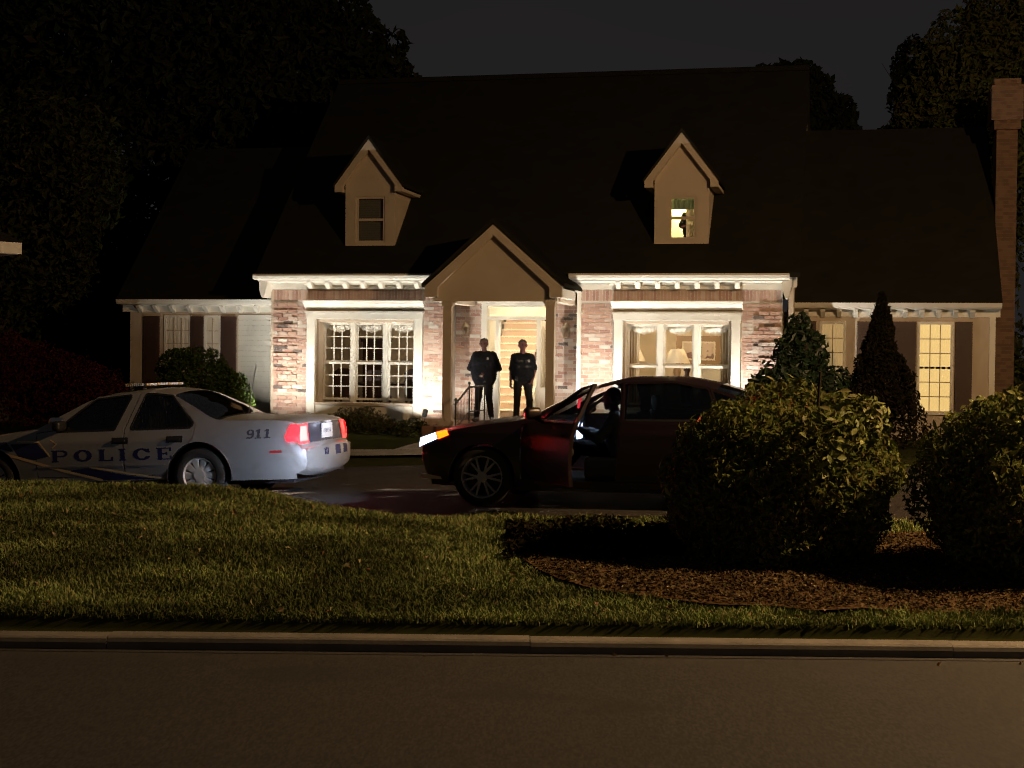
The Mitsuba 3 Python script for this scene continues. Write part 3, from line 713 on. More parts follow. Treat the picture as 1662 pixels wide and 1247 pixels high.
k = win(WR, 1.60, 2.22, 0.62, 2.44, 32.5, 3, 6, 'm_glow_curtain')
glow(k + '__curtain', (0.72, 0.50, 0.18))
k = win(WR, -0.42, 0.02, 0.62, 2.44, 32.5, 2, 6, 'm_glow_curtain')
glow(k + '__curtain', (0.28, 0.19, 0.08))
for a, b in ((-0.98, -0.55), (0.31, 0.90), (0.93, 1.52), (2.32, 2.66)):
    s = name(WR + '__shutter')
    house(s, bx(a, b, 32.44, 32.497, 0.58, 2.50), 'm_shutter')
    for z in np.arange(0.68, 2.40, 0.07):
        pass
    house(s + '__slat', cat([bx(a + 0.05, b - 0.05, 32.425, 32.438, z, z + 0.035) for z in np.arange(0.68, 2.40, 0.06)]), 'm_shutter', kind='stuff')
house(WR + '__corner_board', bx(3.0, 3.12, 32.47, 32.498, 0, 2.6), 'm_white')
for i in range(11):
    x = -0.75 + i * 0.34
    house(WR + '__bracket', prism_x([(32.468, 2.75), (32.25, 2.75), (32.27, 2.70), (32.468, 2.58)], x - 0.045, x + 0.045), 'm_white')
k = win(WL, -15.56, -14.98, 0.40, 2.50, 32.5, 3, 7, 'm_room_pale')
k = win(WL, -14.55, -14.24, 0.70, 2.50, 32.5, 2, 6, 'm_room_pale')
for a, b in ((-16.12, -15.74), (-14.93, -14.63), (-14.17, -13.80)):
    s = name(WL + '__shutter')
    house(s, bx(a, b, 32.44, 32.497, 0.38, 2.54), 'm_shutter')
    house(s + '__slat', cat([bx(a + 0.05, b - 0.05, 32.425, 32.438, z, z + 0.035) for z in np.arange(0.5, 2.42, 0.06)]), 'm_shutter', kind='stuff')
for i in range(9):
    x = -16.2 + i * 0.42
    house(WL + '__bracket', prism_x([(32.468, 2.79), (32.25, 2.79), (32.27, 2.74), (32.468, 2.62)], x - 0.045, x + 0.045), 'm_white')
house(WL + '__siding_board', cat([bx(-13.75, -12.6, 32.478 , 32.498, z, z + 0.115) for z in np.arange(0.3, 2.5, 0.12)]), 'm_white', kind='stuff')

# chimney on the right wing's end
CHM = HB + '__chimney'
yc0, yc1 = 34.2, 35.0
diffuse('m_chimney', proc(lambda p, n, uv: mix(mix((0.17, 0.11, 0.08), (0.13, 0.08, 0.06), smooth(0.35, 0.65, noise(p.x * 9, p.y * 9, mikit.dr.floor(p.z / 0.08) * 3.7))), (0.17, 0.13, 0.10), smooth(0.80, 0.95, mikit.dr.abs(p.z / 0.08 - mikit.dr.floor(p.z / 0.08) - 0.5) * 2.0))))
house(CHM, cat(bx(3.24, 3.68, yc0, yc1, 0, 6.75)), 'm_chimney')
house(CHM + '__cap', cat(bx(3.18, 3.74, yc0 - 0.06, yc1 + 0.06, 6.753, 6.95), bx(3.12, 3.78, yc0 - 0.1, yc1 + 0.1, 6.953, 7.72), bx(3.17, 3.73, yc0 - 0.06, yc1 + 0.06, 7.723, 7.86)), 'm_chimney')

# ---- neighbour at the left edge
NB = thing('neighbouring_house', 'brick neighbouring house whose white eave shows at the left edge', 'house')
NM = trimesh.transformations.rotation_matrix(math.radians(42), (0, 0, 1))
NM[:3, 3] = (-8.62, 25.0, 0)
put(NB + '__wall', bx(-8, 0, 0, 9, -0.6, 3.3), 'm_dark_brick', M=NM)
put(NB + '__eave', cat(bx(-8.3, 0.22, -0.24, 9.2, 3.302, 3.40), bx(-8.3, 0.26, -0.28, -0.243, 3.31, 3.50), bx(0.223, 0.26, -0.24, 9.2, 3.31, 3.50)), 'm_white', M=NM)
put(NB + '__roof', trimesh.Trimesh([(-8.3, -0.3, 3.505), (0.28, -0.3, 3.505), (0.28, 9.3, 3.505), (-8.3, 9.3, 3.505), (-4, 4, 6.4), (-4, 5, 6.4)], [(0, 1, 4), (1, 2, 5), (1, 5, 4), (2, 3, 5), (3, 0, 4), (3, 4, 5), (0, 2, 1), (0, 3, 2)]), 'm_roof', M=NM)

# ================================================================ lamps of the place
# street lamp on the near verge, just outside the frame on the right; its sodium light makes the shadows
LP = np.array([9.6, 12.7, 7.2])
SL = thing('street_lamp', 'street lamp with a warm sodium light beside the kerb right of the bushes', 'street lamp')
put(SL + '__pole', trimesh.util.concatenate([trimesh.creation.cylinder(0.075, segment=[(11.7, 12.6, -0.5), (11.7, 12.6, 7.3)], sections=16), tube([(11.7, 12.6, 7.25), (11.1, 12.63, 7.52), (9.9, 12.69, 7.5)], 0.04, 10)]), 'm_iron', smooth=40)
put(SL + '__lamp_head', tri(rbox(LP[0] - 0.3, LP[0] + 0.42, LP[1] - 0.17, LP[1] + 0.17, LP[2] + 0.13, LP[2] + 0.32, 0.08)), 'm_iron', smooth=40)
scene[SL + '__lens'] = {'type': 'sphere', 'center': LP.tolist(), 'radius': 0.12, 'emitter': light((9000, 5500, 2500), 12.0), 'bsdf': {'type': 'diffuse', 'reflectance': rgb(0.5, 0.5, 0.5)}}


def spotlight(label, X, Y, z, aim, power, cut=58, beam=22, col=(1.0, 0.93, 0.80)):
    """a small ground spotlight: stake, can, glass; its light leaves the can's mouth"""
    k = thing('garden_spotlight', label, 'spotlight', None)
    p = hw(X, Y, z)
    q = hw(*aim)
    d = (q - p) / np.linalg.norm(q - p)
    can = trimesh.creation.cylinder(0.055, segment=[p - d * 0.16, p - d * 0.01], sections=16)
    put(k + '__can', can, 'm_iron', smooth=40)
    put(k + '__stake', tube([p - d * 0.1, (p - d * 0.1) * [1, 1, 0] + [0, 0, -0.15]], 0.012), 'm_iron')
    put(k + '__lens', trimesh.creation.cylinder(0.045, segment=[p - d * 0.009, p - d * 0.004], sections=16), 'm_glass')
    scene[k + '_beam'] = {'type': 'spot', 'to_world': T().look_at(origin=p.tolist(), target=q.tolist(), up=[0.3, 0.1, 0.9]), 'sampling_weight': 4.0, 'intensity': rgb(*[power * c * LIGHT for c in col]), 'cutoff_angle': float(cut), 'beam_width': float(beam)}


spotlight('garden spotlight at the foot of the left outer pier', -12.05, 30.15, 0.15, (-12.05, 31.45, 3.1), 44, 60, 20)
spotlight('garden spotlight at the foot of the brick pier left of the porch', -8.78, 31.02, 0.50, (-8.74, 31.5, 1.15), 7.0, 78, 30)
spotlight('garden spotlight right of the left bay window', -8.95, 30.15, 0.15, (-9.0, 31.45, 3.2), 32, 58, 20)
spotlight('garden spotlight at the foot of the downspout right of the porch', -5.05, 30.15, 0.15, (-5.1, 31.45, 3.1), 46, 60, 20)
spotlight('garden spotlight at the foot of the right outer pier', -1.95, 30.75, 0.12, (-1.72, 31.45, 2.6), 40, 70, 34)
spotlight('garden spotlight behind the left column of the porch', -8.36, 31.75, 0.30, (-8.28, 32.6, 1.5), 6.0, 52, 20)
spotlight('garden spotlight behind the right column of the porch', -5.72, 31.75, 0.30, (-5.9, 32.6, 1.6), 5.0, 52, 20)

# ================================================================ cars
mat('m_police_paint', proc(lambda p, n, uv: mix((0.27, 0.265, 0.265), (0.22, 0.217, 0.217), fbm(p.x * 2, p.y * 2, p.z * 3))), 0.28, 0.15, clearcoat=0.8, clearcoat_gloss=0.85)
mat('m_dark_paint', (0.012, 0.0035, 0.0038), 0.34, 0.25, clearcoat=1.0, clearcoat_gloss=0.75)
mat('m_plastic', (0.015, 0.015, 0.016), 0.45)
mat('m_rubber', (0.020, 0.019, 0.018), 0.8)
mat('m_chrome', (0.75, 0.74, 0.72), 0.18, 1.0)
mat('m_alloy', (0.55, 0.53, 0.50), 0.5, 0.35)
mat('m_seat', (0.05, 0.05, 0.052), 0.8)
mat('m_blue_decal', (0.016, 0.018, 0.075), 0.4)
mat('m_gold_decal', (0.62, 0.45, 0.22), 0.4)
mat('m_grey_decal', (0.05, 0.05, 0.07), 0.35)
mat('m_red_lens', (0.35, 0.01, 0.015), 0.15, clearcoat=1.0)
mat('m_plate', (0.7, 0.72, 0.75), 0.4)
diffuse('m_lit', (0.4, 0.4, 0.4))


def emit(key, rad, weight=0.6):
    scene[key] = {**scene[key], 'emitter': light(rad, weight)}
    return key


class Car:
    """u runs from the front bumper to the rear, v across (near side negative), z up. Panels are cut in the side view and bent onto the body's skin."""

    def __init__(s, key, L, W, prof, crown, axles, radius, belt, paint, origin, psi, pitch, tum=0.50, arch=0.40, zs=0.66):
        s.key, s.L, s.W, s.axles, s.r, s.belt, s.paint, s.tum, s.arch, s.zs = key, L, W, axles, radius, belt, paint, tum, arch, zs
        c, n = math.cos(psi), math.sin(psi)
        B = np.eye(4)
        B[:3, 0], B[:3, 1] = (c, -n, 0), (n, c, 0)
        Rm = np.eye(4)
        ct, st = math.cos(pitch), math.sin(pitch)
        Rm[0, 0], Rm[0, 2], Rm[2, 0], Rm[2, 2] = ct, -st, st, ct      # nose down: z rises along u
        s.M = B @ Rm
        # the near front wheel's contact point stands at 'origin'
        a = s.M[:3, :3] @ np.array([axles[0], -(W - 0.12), 0.0])
        s.M[:3, 3] = np.asarray(origin) - a
        p = np.asarray(prof, float)
        d = np.concatenate([[0], np.cumsum(np.linalg.norm(np.diff(p, axis=0), axis=1))])
        from scipy.interpolate import PchipInterpolator
        s.pu, s.pz, s.knots = PchipInterpolator(d, p[:, 0]), PchipInterpolator(d, p[:, 1]), d
        s.crown = lambda t: np.interp(t, d, crown)

    def S(s, u, z):
        u, z = np.asarray(u, float), np.asarray(z, float)
        f = np.clip((1.05 - u) / 0.98, 0, 1.08)
        b = np.clip((u - (s.L - 1.0)) / 1.0, 0, 1)
        plan = s.W * (1 - 0.05 * f ** 1.6 - 0.30 * f ** 6 - 0.05 * b ** 1.6 - 0.22 * b ** 7)
        lo = 1 - 0.075 * np.clip((s.zs - z) / 0.42, 0, 1.3) ** 2
        up = 1 - 0.055 * np.clip((z - s.zs) / (s.belt - s.zs), 0, 1) ** 2
        crease = 0.010 * np.exp(-((z - (s.belt - 0.13)) / 0.035) ** 2)
        return plan * (lo * up + crease) - s.tum * np.clip(z - s.belt, 0, 1) * (1 + 0.15 * np.clip(z - s.belt, 0, 1))

    def edge(s, t):
        t = np.asarray(t, float)
        e = 1e-3
        tu, tz = s.pu(t + e) - s.pu(t - e), s.pz(t + e) - s.pz(t - e)
        l = np.hypot(tu, tz)
        nu, nz = -tz / l, tu / l
        c = s.crown(t)
        return s.pu(t) - nu * c, s.pz(t) - nz * c, nu, nz

    def strip(s, part, a, b, bsdf, n=24, inset=0.0, lift=0.0, m=21, t0=-1.0, t1=1.0, **k):
        """the top skin between profile knots a and b"""
        t = np.linspace(a, b, n)
        eu, ez, nu, nz = s.edge(t)
        w = s.S(eu, ez) - inset
        c = s.crown(t)
        v = np.linspace(t0, t1, m)
        fall = np.abs(v) ** 2.6
        U = s.pu(t)[:, None] - nu[:, None] * (c[:, None] * fall - lift)
        Zz = s.pz(t)[:, None] - nz[:, None] * (c[:, None] * fall - lift)
        V = w[:, None] * v
        return put(s.key + '__' + part, grid(np.stack([U, V, Zz], -1)), bsdf, smooth=True, M=s.M, **k)

    def outline(s, zb):
        t = np.linspace(s.knots[0], s.knots[-1], 260)
        eu, ez, _, _ = s.edge(t)
        ok = ez >= zb
        pts = list(zip(eu[ok], ez[ok]))
        return Polygon(pts + [(pts[-1][0], zb), (pts[0][0], zb)]).buffer(0)

    def skin(s, poly, side, off=0.0, thick=0.0, size=0.09):
        """bend a side-view polygon onto the skin; side -1 near, +1 far"""
        out = []
        for g in getattr(poly, 'geoms', [poly]):
            if g.area < 1e-6:
                continue
            v, f = trimesh.creation.triangulate_polygon(g, engine='earcut')
            v, f = trimesh.remesh.subdivide_to_size(np.column_stack([v, np.zeros(len(v))]), f, size, max_iter=12)
            w = s.S(v[:, 0], v[:, 1])
            A = np.stack([v[:, 0], side * (w + off), v[:, 1]], 1)
            f = f if side < 0 else f[:, ::-1]
            out.append(trimesh.Trimesh(A, f, process=True))
            if thick:
                Bv = np.stack([v[:, 0], side * (w + off - thick), v[:, 1]], 1)
                m = trimesh.Trimesh(A, f, process=False)
                edges = m.edges[trimesh.grouping.group_rows(m.edges_sorted, require_count=1)]
                n = len(A)
                wall = np.vstack([np.stack([edges[:, 1], edges[:, 0], edges[:, 0] + n], 1), np.stack([edges[:, 1], edges[:, 0] + n, edges[:, 1] + n], 1)])
                out.append(trimesh.Trimesh(np.vstack([A, Bv]), np.vstack([f[:, ::-1] + n, wall]), process=False))
        return cat(out)

    def panel(s, part, poly, bsdf, side=-1, off=0.0, thick=0.0, size=0.09, sm=30, M=None, **k):
        return put(s.key + '__' + part, s.skin(poly, side, off, thick, size), bsdf, smooth=sm, M=s.M if M is None else M, **k)

    def wheel(s, ax, side, rim_r, spokes, style, label=None, steer=0.0):
        k = name(s.key + '__wheel')
        r, w = s.r, 0.11
        cu, cv = s.axles[ax], side * (s.W - 0.125)
        Mw = np.eye(4)
        Mw[:3, 3] = (cu, cv, r)
        Rz = trimesh.transformations.rotation_matrix(steer, (0, 0, 1))
        M = s.M @ Mw @ Rz
        tp = np.array([(rim_r, -w * 0.9), (rim_r + 0.02, -w), (r - 0.05, -w * 1.05), (r - 0.012, -w * 0.9), (r, -w * 0.6), (r, w * 0.6), (r - 0.012, w * 0.9), (r - 0.05, w * 1.05), (rim_r + 0.02, w), (rim_r, w * 0.9)])
        flip = trimesh.transformations.rotation_matrix(math.radians(90 if side < 0 else -90), (1, 0, 0))   # axle: local +z -> outwards
        put(k, trimesh.creation.revolve(tp, sections=48), 'm_rubber', smooth=40, M=M @ flip)
        rp = np.array([(0.0, -w * 0.6), (rim_r - 0.02, -w * 0.6), (rim_r - 0.02, w * 0.72), (rim_r - 0.008, w * 0.9), (rim_r + 0.004, w * 0.88), (rim_r + 0.002, -w * 0.9)])
        put(k + '__rim', trimesh.creation.revolve(rp, sections=48), 'm_alloy' if style != 'steel' else 'm_alloy', smooth=40, M=M @ flip)
        back = trimesh.creation.cylinder(rim_r - 0.025, 0.01, sections=32)
        back.apply_translation((0, 0, -w * 0.1))
        put(k + '__brake_disc', back, 'm_plastic', M=M @ flip)
        for i in range(spokes):
            a = 2 * math.pi * i / spokes
            if style == 'split':
                for dlt in (-0.19, 0.19):
                    q = (math.cos(a + dlt) * (rim_r - 0.02), math.sin(a + dlt) * (rim_r - 0.02), w * 0.62)
                    m_ = tri(bone((math.cos(a + dlt * 0.35) * 0.06, math.sin(a + dlt * 0.35) * 0.06, w * 0.72), 0.016, q, 0.013, 8))
                    put(k + '__spoke', m_, 'm_alloy', smooth=50, M=M @ flip)
            else:
                q = (math.cos(a) * (rim_r - 0.03), math.sin(a) * (rim_r - 0.03), w * 0.66)
                m_ = tri(m3.Manifold.batch_hull([sph((math.cos(a + e) * 0.075, math.sin(a + e) * 0.075, w * 0.70), 0.010, 8) for e in (-0.24, 0.24)] + [sph((math.cos(a + e) * (rim_r - 0.02), math.sin(a + e) * (rim_r - 0.02), w * 0.66), 0.012, 8) for e in (-0.2, 0.2)]))
                put(k + '__spoke', m_, 'm_alloy', smooth=50, M=M @ flip)
        hub = trimesh.creation.cylinder(0.075 if style != 'split' else 0.06, 0.03, sections=24)
        hub.apply_translation((0, 0, w * 0.74))
        put(k + '__hub_cap', hub, 'm_alloy', smooth=40, M=M @ flip)
        return k

    def arches(s):
        return unary_union([Point(a, s.r - 0.01).buffer(s.arch, 24) for a in s.axles] + [sbox(a - s.arch, 0, a + s.arch, s.r - 0.01) for a in s.axles])

    def liners(s):
        for a in s.axles:
            for side in (-1, 1):
                th = np.linspace(-0.15, math.pi + 0.15, 20)
                P = np.stack([np.stack([a + math.cos(t) * s.arch * np.ones(2), side * np.array([s.W - 0.42, 1]) * np.array([1, s.S(a, s.r + 0.2) - 0.012]), (s.r - 0.01 + math.sin(t) * s.arch) * np.ones(2)], -1) for t in th])
                put(s.key + '__wheel_arch', grid(P), 'm_plastic', M=s.M, smooth=30)
        ms = [bx(0.35, s.L - 0.35, -s.W + 0.42, s.W - 0.42, 0.20, 0.28), bx(s.axles[0] + s.arch + 0.02, s.axles[1] - s.arch - 0.02, -s.W + 0.10, s.W - 0.10, 0.19, 0.30)]
        put(s.key + '__underbody', cat(ms), 'm_plastic', M=s.M)

    def seats(s, us, z0=0.30, y=0.38):
        for i, u_ in enumerate(us):
            for v in (-y, y):
                k = name(s.key + '__seat')
                m = union([rbox(u_ - 0.26, u_ + 0.22, v - 0.25, v + 0.25, z0, z0 + 0.26, 0.06), m3.Manifold.batch_hull([sph((u_ + 0.20, v + e, z0 + 0.22), 0.07, 8) for e in (-0.18, 0.18)] + [sph((u_ + 0.38, v + e, z0 + 0.72), 0.06, 8) for e in (-0.16, 0.16)]),
                           rbox(u_ + 0.36, u_ + 0.44, v - 0.12, v + 0.12, z0 + 0.76, z0 + 0.93, 0.03)])
                put(k, tri(m), 'm_seat', smooth=40, M=s.M)


def stroke(pts, w):
    return LineString(pts).buffer(w / 2, cap_style=2)


# ---------------------------------------------------------------- police saloon
PC = 'police_car'
tag(PC, 'silver police saloon with blue lettering and glowing red tail lamps seen from the rear quarter', 'police car')
pprof = [(0.16, 0.24), (0.03, 0.40), (0.00, 0.56), (0.05, 0.70), (0.22, 0.79), (0.80, 0.90), (1.45, 0.985), (1.62, 1.01), (2.05, 1.22), (2.42, 1.385), (2.80, 1.445), (3.20, 1.45), (3.52, 1.405), (3.85, 1.255), (4.22, 1.075), (4.40, 1.055), (4.85, 1.045), (5.16, 1.02), (5.26, 0.965), (5.285, 0.80), (5.30, 0.70), (5.38, 0.66), (5.395, 0.50), (5.36, 0.36), (5.22, 0.27)]
pcrown = [0.10, 0.10, 0.10, 0.07, 0.05, 0.045, 0.045, 0.045, 0.05, 0.05, 0.06, 0.06, 0.055, 0.055, 0.05, 0.045, 0.04, 0.045, 0.05, 0.05, 0.06, 0.07, 0.07, 0.07, 0.07]
police = Car(PC, 5.395, 0.975, pprof, pcrown, (1.04, 3.95), 0.345, 0.93, 'm_police_paint', (-6.67, 19.22, float(drive_z(-6.6)) + 0.006), math.radians(13.2), math.radians(2.85), tum=0.52, arch=0.43)
K = police.knots
full = police.outline(0.27)
top_front, bp, top_rear = [(1.98, 0.955), (2.47, 1.32), (2.93, 1.36), (2.79, 0.955)], None, [(3.03, 0.955), (3.15, 1.368), (3.50, 1.335), (3.86, 0.985), (3.82, 0.955)]
wf, wr = Polygon(top_front).buffer(-0.01).buffer(0.025, join_style=1), Polygon(top_rear).buffer(-0.02).buffer(0.035, join_style=1)
df = Polygon([(1.72, 0.36), (1.72, 0.93), (1.95, 0.955), (2.47, 1.37), (3.055, 1.40), (2.93, 0.95), (2.93, 0.36)]).buffer(0)
dr_ = Polygon([(2.945, 0.36), (2.945, 0.95), (3.07, 1.40), (3.53, 1.365), (3.90, 0.98), (3.88, 0.80), (3.62, 0.60), (3.52, 0.36)])
gap = unary_union([d_.exterior.buffer(0.004) for d_ in (df, dr_)])
arch = police.arches()
for side in (-1, 1):
    police.panel('side_panel', full.difference(arch).difference(df).difference(dr_).difference(wf).difference(wr).difference(gap), 'm_police_paint', side)
    for d_, w_, part in ((df, wf, 'front_door'), (dr_, wr, 'rear_door')):
        k = police.panel(part, d_.difference(w_).difference(gap).difference(arch.buffer(0.004)), 'm_police_paint', side, thick=0.03)
        k = k[len(PC) + 2:]
        police.panel(k + '__window', w_, 'm_tint', side, off=-0.012)
        police.panel(k + '__seal', w_.buffer(0.012).difference(w_.buffer(-0.008)), 'm_plastic', side, off=0.003)
        hu = d_.bounds[2] - (0.26 if part == 'front_door' else 0.36)
        police.panel(k + '__handle_recess', sbox(hu - 0.01, 0.775, hu + 0.20, 0.835).buffer(0.01), 'm_plastic', side, off=0.002)
        police.panel(k + '__handle', sbox(hu + 0.02, 0.79, hu + 0.18, 0.822), 'm_plastic', side, off=0.03, thick=0.02)
police.panel('sill_trim', sbox(1.46, 0.27, 3.53, 0.30), 'm_plastic', -1, off=0.006)
police.panel('side_moulding', unary_union([sbox(1.74, 0.485, 2.92, 0.505), sbox(2.96, 0.485, 3.50, 0.505)]), 'm_police_paint', -1, off=0.010, thick=0.012)
police.strip('front_bumper', K[0], K[3], 'm_police_paint', 20)
police.strip('hood', K[3], K[7] - 0.02, 'm_police_paint', 30)
police.strip('windshield', K[7] - 0.02, K[9], 'm_tint', 16, inset=0.0)
police.strip('roof', K[9], K[12] + 0.02, 'm_police_paint', 24)
police.strip('rear_window', K[12] + 0.02, K[14], 'm_tint', 16)
police.strip('rear_window__seal', K[14] - 0.03, K[14] + 0.012, 'm_plastic', 4, lift=0.003)
police.strip('trunk_lid', K[14] + 0.012, K[18], 'm_police_paint', 24)
police.strip('rear_panel', K[18], K[20], 'm_police_paint', 16)
police.strip('rear_bumper', K[20], K[24], 'm_police_paint', 24)
# the dark applique between the tail lamps, the plate and its lamp
t0, t1 = K[18] + 0.03, K[20] - 0.01
police.strip('rear_applique', t0, t1, 'm_grey_decal', 12, inset=0.0, lift=0.006, t0=-0.70, t1=0.70)
for side, (a, b) in ((-1, (-0.995, -0.70)), (1, (0.70, 0.995))):
    k = police.strip('tail_lamp', t0, t1, 'm_red_lens', 12, lift=0.014, t0=a, t1=b)
    emit(k, (10, 0.20, 0.22) if side < 0 else (6, 0.02, 0.03), 1.5)
    if side < 0:
        emit(police.strip('tail_lamp__bulb', t0 + 0.03, t1 - 0.03, 'm_red_lens', 8, lift=0.0155, t0=-0.97, t1=-0.74), (34, 0.92, 0.86), 2.0)
    # the lamp wraps round the corner of the quarter panel
    kk = police.panel('tail_lamp_side', Polygon([(5.12, 0.735), (5.10, 0.79), (5.15, 0.935), (5.215, 0.945), (5.26, 0.91), (5.262, 0.725)]), 'm_red_lens', side, off=0.012, thick=0.014, size=0.04)
    if side < 0:
        emit(kk, (10, 0.06, 0.09))
police.strip('reverse_lamp', t0 + 0.02, t1 - 0.02, 'm_plate', 8, lift=0.012, t0=-0.52, t1=-0.30) if False else None
pl = bx(5.296, 5.306, -0.19, 0.19, 0.74, 0.925)
put(PC + '__licence_plate', pl, 'm_plate', M=police.M, label='white licence plate with faint blue print')
put(PC + '__licence_plate__print', cat([bx(5.3065, 5.308, -0.13 + i * 0.045, -0.112 + i * 0.045, 0.805, 0.855) for i in range(6)]), 'm_blue_decal', M=police.M)
put(PC + '__plate_lamp', tri(rbox(5.28, 5.33, -0.10, 0.10, 0.935, 0.955, 0.008)), 'm_plate', M=police.M)
scene[PC + '_plate_light'] = {'type': 'point', 'position': (police.M @ [5.40, 0, 0.945, 1])[:3].tolist(), 'sampling_weight': 0.4, 'intensity': rgb(0.035 * LIGHT, 0.04 * LIGHT, 0.05 * LIGHT)}
# small blue stickers on the bumper
for a, kind in ((-0.42, 0), (0.05, 1), (0.45, 2)):
    P = []
    tt = (K[21] + 0.05, K[22] - 0.03)
    if kind == 0:
        for i in range(3):
            police.strip('bumper_sticker', *tt, 'm_blue_decal', 4, lift=0.004, t0=a + i * 0.06, t1=a + i * 0.06 + 0.04, m=3)
    else:
        police.strip('bumper_sticker', tt[0] - 0.02, tt[1] + 0.01, 'm_blue_decal', 5, lift=0.004, t0=a, t1=a + 0.24, m=5)
# the near tail lamp's lens throws most of its light straight back, on to the dark car's nose and open door
tp = (police.M @ [5.36, -0.66, 0.80, 1])[:3]
scene[PC + '_tail_lamp_beam'] = {'type': 'spot', 'to_world': T().look_at(origin=tp.tolist(), target=[0.33, 15.95, 0.66], up=[0, 0, 1]), 'intensity': rgb(1500 * LIGHT, 60 * LIGHT, 75 * LIGHT), 'cutoff_angle': 7.0, 'beam_width': 4.5, 'sampling_weight': 1.0}
police.liners()
police.seats((2.35,), 0.30)
put(PC + '__rear_seat', tri(union([rbox(3.15, 3.65, -0.68, 0.68, 0.30, 0.56, 0.06), m3.Manifold.batch_hull([sph((3.68, v, 0.5), 0.08, 8) for v in (-0.6, 0.6)] + [sph((3.86, v, 0.98), 0.07, 8) for v in (-0.5, 0.5)])])), 'm_seat', smooth=40, M=police.M)
put(PC + '__dashboard', tri(rbox(1.62, 2.0, -0.8, 0.8, 0.6, 0.98, 0.06)), 'm_plastic', smooth=40, M=police.M)
put(PC + '__parcel_shelf', bx(3.90, 4.25, -0.66, 0.66, 0.94, 0.98), 'm_plastic', M=police.M)
put(PC + '__cage', cat([bx(2.86, 2.88, -0.68, 0.68, 0.6, 0.92)] + [bx(2.865, 2.875, v - 0.008, v + 0.008, 0.92, 1.34) for v in np.linspace(-0.6, 0.6, 13)]), 'm_plastic', M=police.M)
for ax in (0, 1):
    for side in (-1, 1):
        police.wheel(ax, side, 0.222, 10, 'steel')
# light bar, antenna, mirrors, spot lamp
LB = PC + '__light_bar'
put(LB, tri(rbox(2.78, 3.06, -0.56, 0.56, 1.475, 1.525, 0.02)), 'm_plastic', smooth=40, M=police.M)
for i in range(14):
    v = -0.50 + i * 0.077
    for uu in (2.765, 3.045):
        k = put(LB + '__lamp', bx(uu, uu + 0.03, v - 0.024, v + 0.024, 1.488, 1.518), 'm_plate' if i % 4 else 'm_gold_decal', M=police.M)
for i in range(9):
    v = 2.80 + i * 0.028
    put(LB + '__lamp', bx(v, v + 0.016, -0.572, -0.555, 1.486, 1.520), 'm_plate' if i > 2 else 'm_gold_decal', M=police.M)
for v in (-0.4, 0.4):
    put(LB + '__foot', bx(2.86, 2.98, v - 0.05, v + 0.05, 1.43, 1.474), 'm_plastic', M=police.M)
put(PC + '__antenna', trimesh.creation.cylinder(0.006, segment=[(4.33, -0.25, 1.05), (4.47, -0.25, 1.72)], sections=6), 'm_chrome', M=police.M)
for side in (-1, 1):
    put(PC + '__wing_mirror', tri(union([rbox(2.02, 2.13, min(side * 0.88, side * 1.10), max(side * 0.88, side * 1.10), 0.95, 1.08, 0.035)])), 'm_plastic', smooth=40, M=police.M)
put(PC + '__spot_lamp', tri(union([bone((1.93, -0.88, 1.07), 0.06, (2.03, -0.86, 1.07), 0.05)])), 'm_chrome', smooth=40, M=police.M)
police.panel('fuel_flap', sbox(4.40, 0.72, 4.56, 0.88).exterior.buffer(0.003), 'm_plastic', 1, off=0.001)
police.panel('side_marker', sbox(4.90, 0.60, 5.05, 0.63), 'm_red_lens', -1, off=0.004)
# lettering and stripes
def letters():
    """heavy slab-serif capitals, one unit tall"""
    def rect(a, b, c, d): return sbox(a, b, c, d)
    bar = lambda x: unary_union([rect(x + 0.04, 0, x + 0.26, 1), rect(x - 0.03, 0, x + 0.33, 0.10), rect(x - 0.03, 0.9, x + 0.33, 1)])
    ring = lambda cx: affinity.scale(Point(cx, 0.5).buffer(0.5, 24), 0.92, 1.0).difference(affinity.scale(Point(cx, 0.5).buffer(0.36, 24), 0.62, 1.0))
    g = {}
    g['P'] = unary_union([bar(0), rect(0.2, 0.90, 0.55, 1), rect(0.2, 0.42, 0.55, 0.52), Point(0.52, 0.71).buffer(0.29).difference(Point(0.50, 0.71).buffer(0.16)).intersection(rect(0.5, 0.3, 1, 1.1))])
    g['O'] = ring(0.46)
    g['L'] = unary_union([bar(0), rect(0.2, 0, 0.72, 0.10), rect(0.62, 0, 0.72, 0.34)])
    g['I'] = bar(0)
    c = ring(0.46)
    g['C'] = unary_union([c.difference(rect(0.55, 0.33, 1.1, 0.67)), rect(0.74, 0.62, 0.84, 0.95)])
    g['E'] = unary_union([bar(0), rect(0.2, 0, 0.74, 0.10), rect(0.64, 0, 0.74, 0.32), rect(0.2, 0.9, 0.72, 1), rect(0.62, 0.70, 0.72, 1), rect(0.2, 0.45, 0.5, 0.55), rect(0.44, 0.36, 0.52, 0.64)])
    nine = affinity.scale(Point(0.36, 0.68).buffer(0.33, 20), 1.05, 0.97).difference(affinity.scale(Point(0.36, 0.70).buffer(0.17, 20), 0.8, 1.0))
    g['9'] = unary_union([nine, affinity.scale(Point(0.34, 0.55).buffer(0.55, 24), 0.68, 1.0).difference(affinity.scale(Point(0.34, 0.55).buffer(0.42, 24), 0.42, 1.0)).intersection(rect(0.3, -0.1, 1, 0.75)), rect(0.02, 0.02, 0.4, 0.16)])
    g['1'] = unary_union([rect(0.18, 0, 0.42, 1), rect(0.02, 0, 0.58, 0.11), Polygon([(0.18, 1), (0.18, 0.82), (0.02, 0.74), (0.02, 0.84)])])
    return g


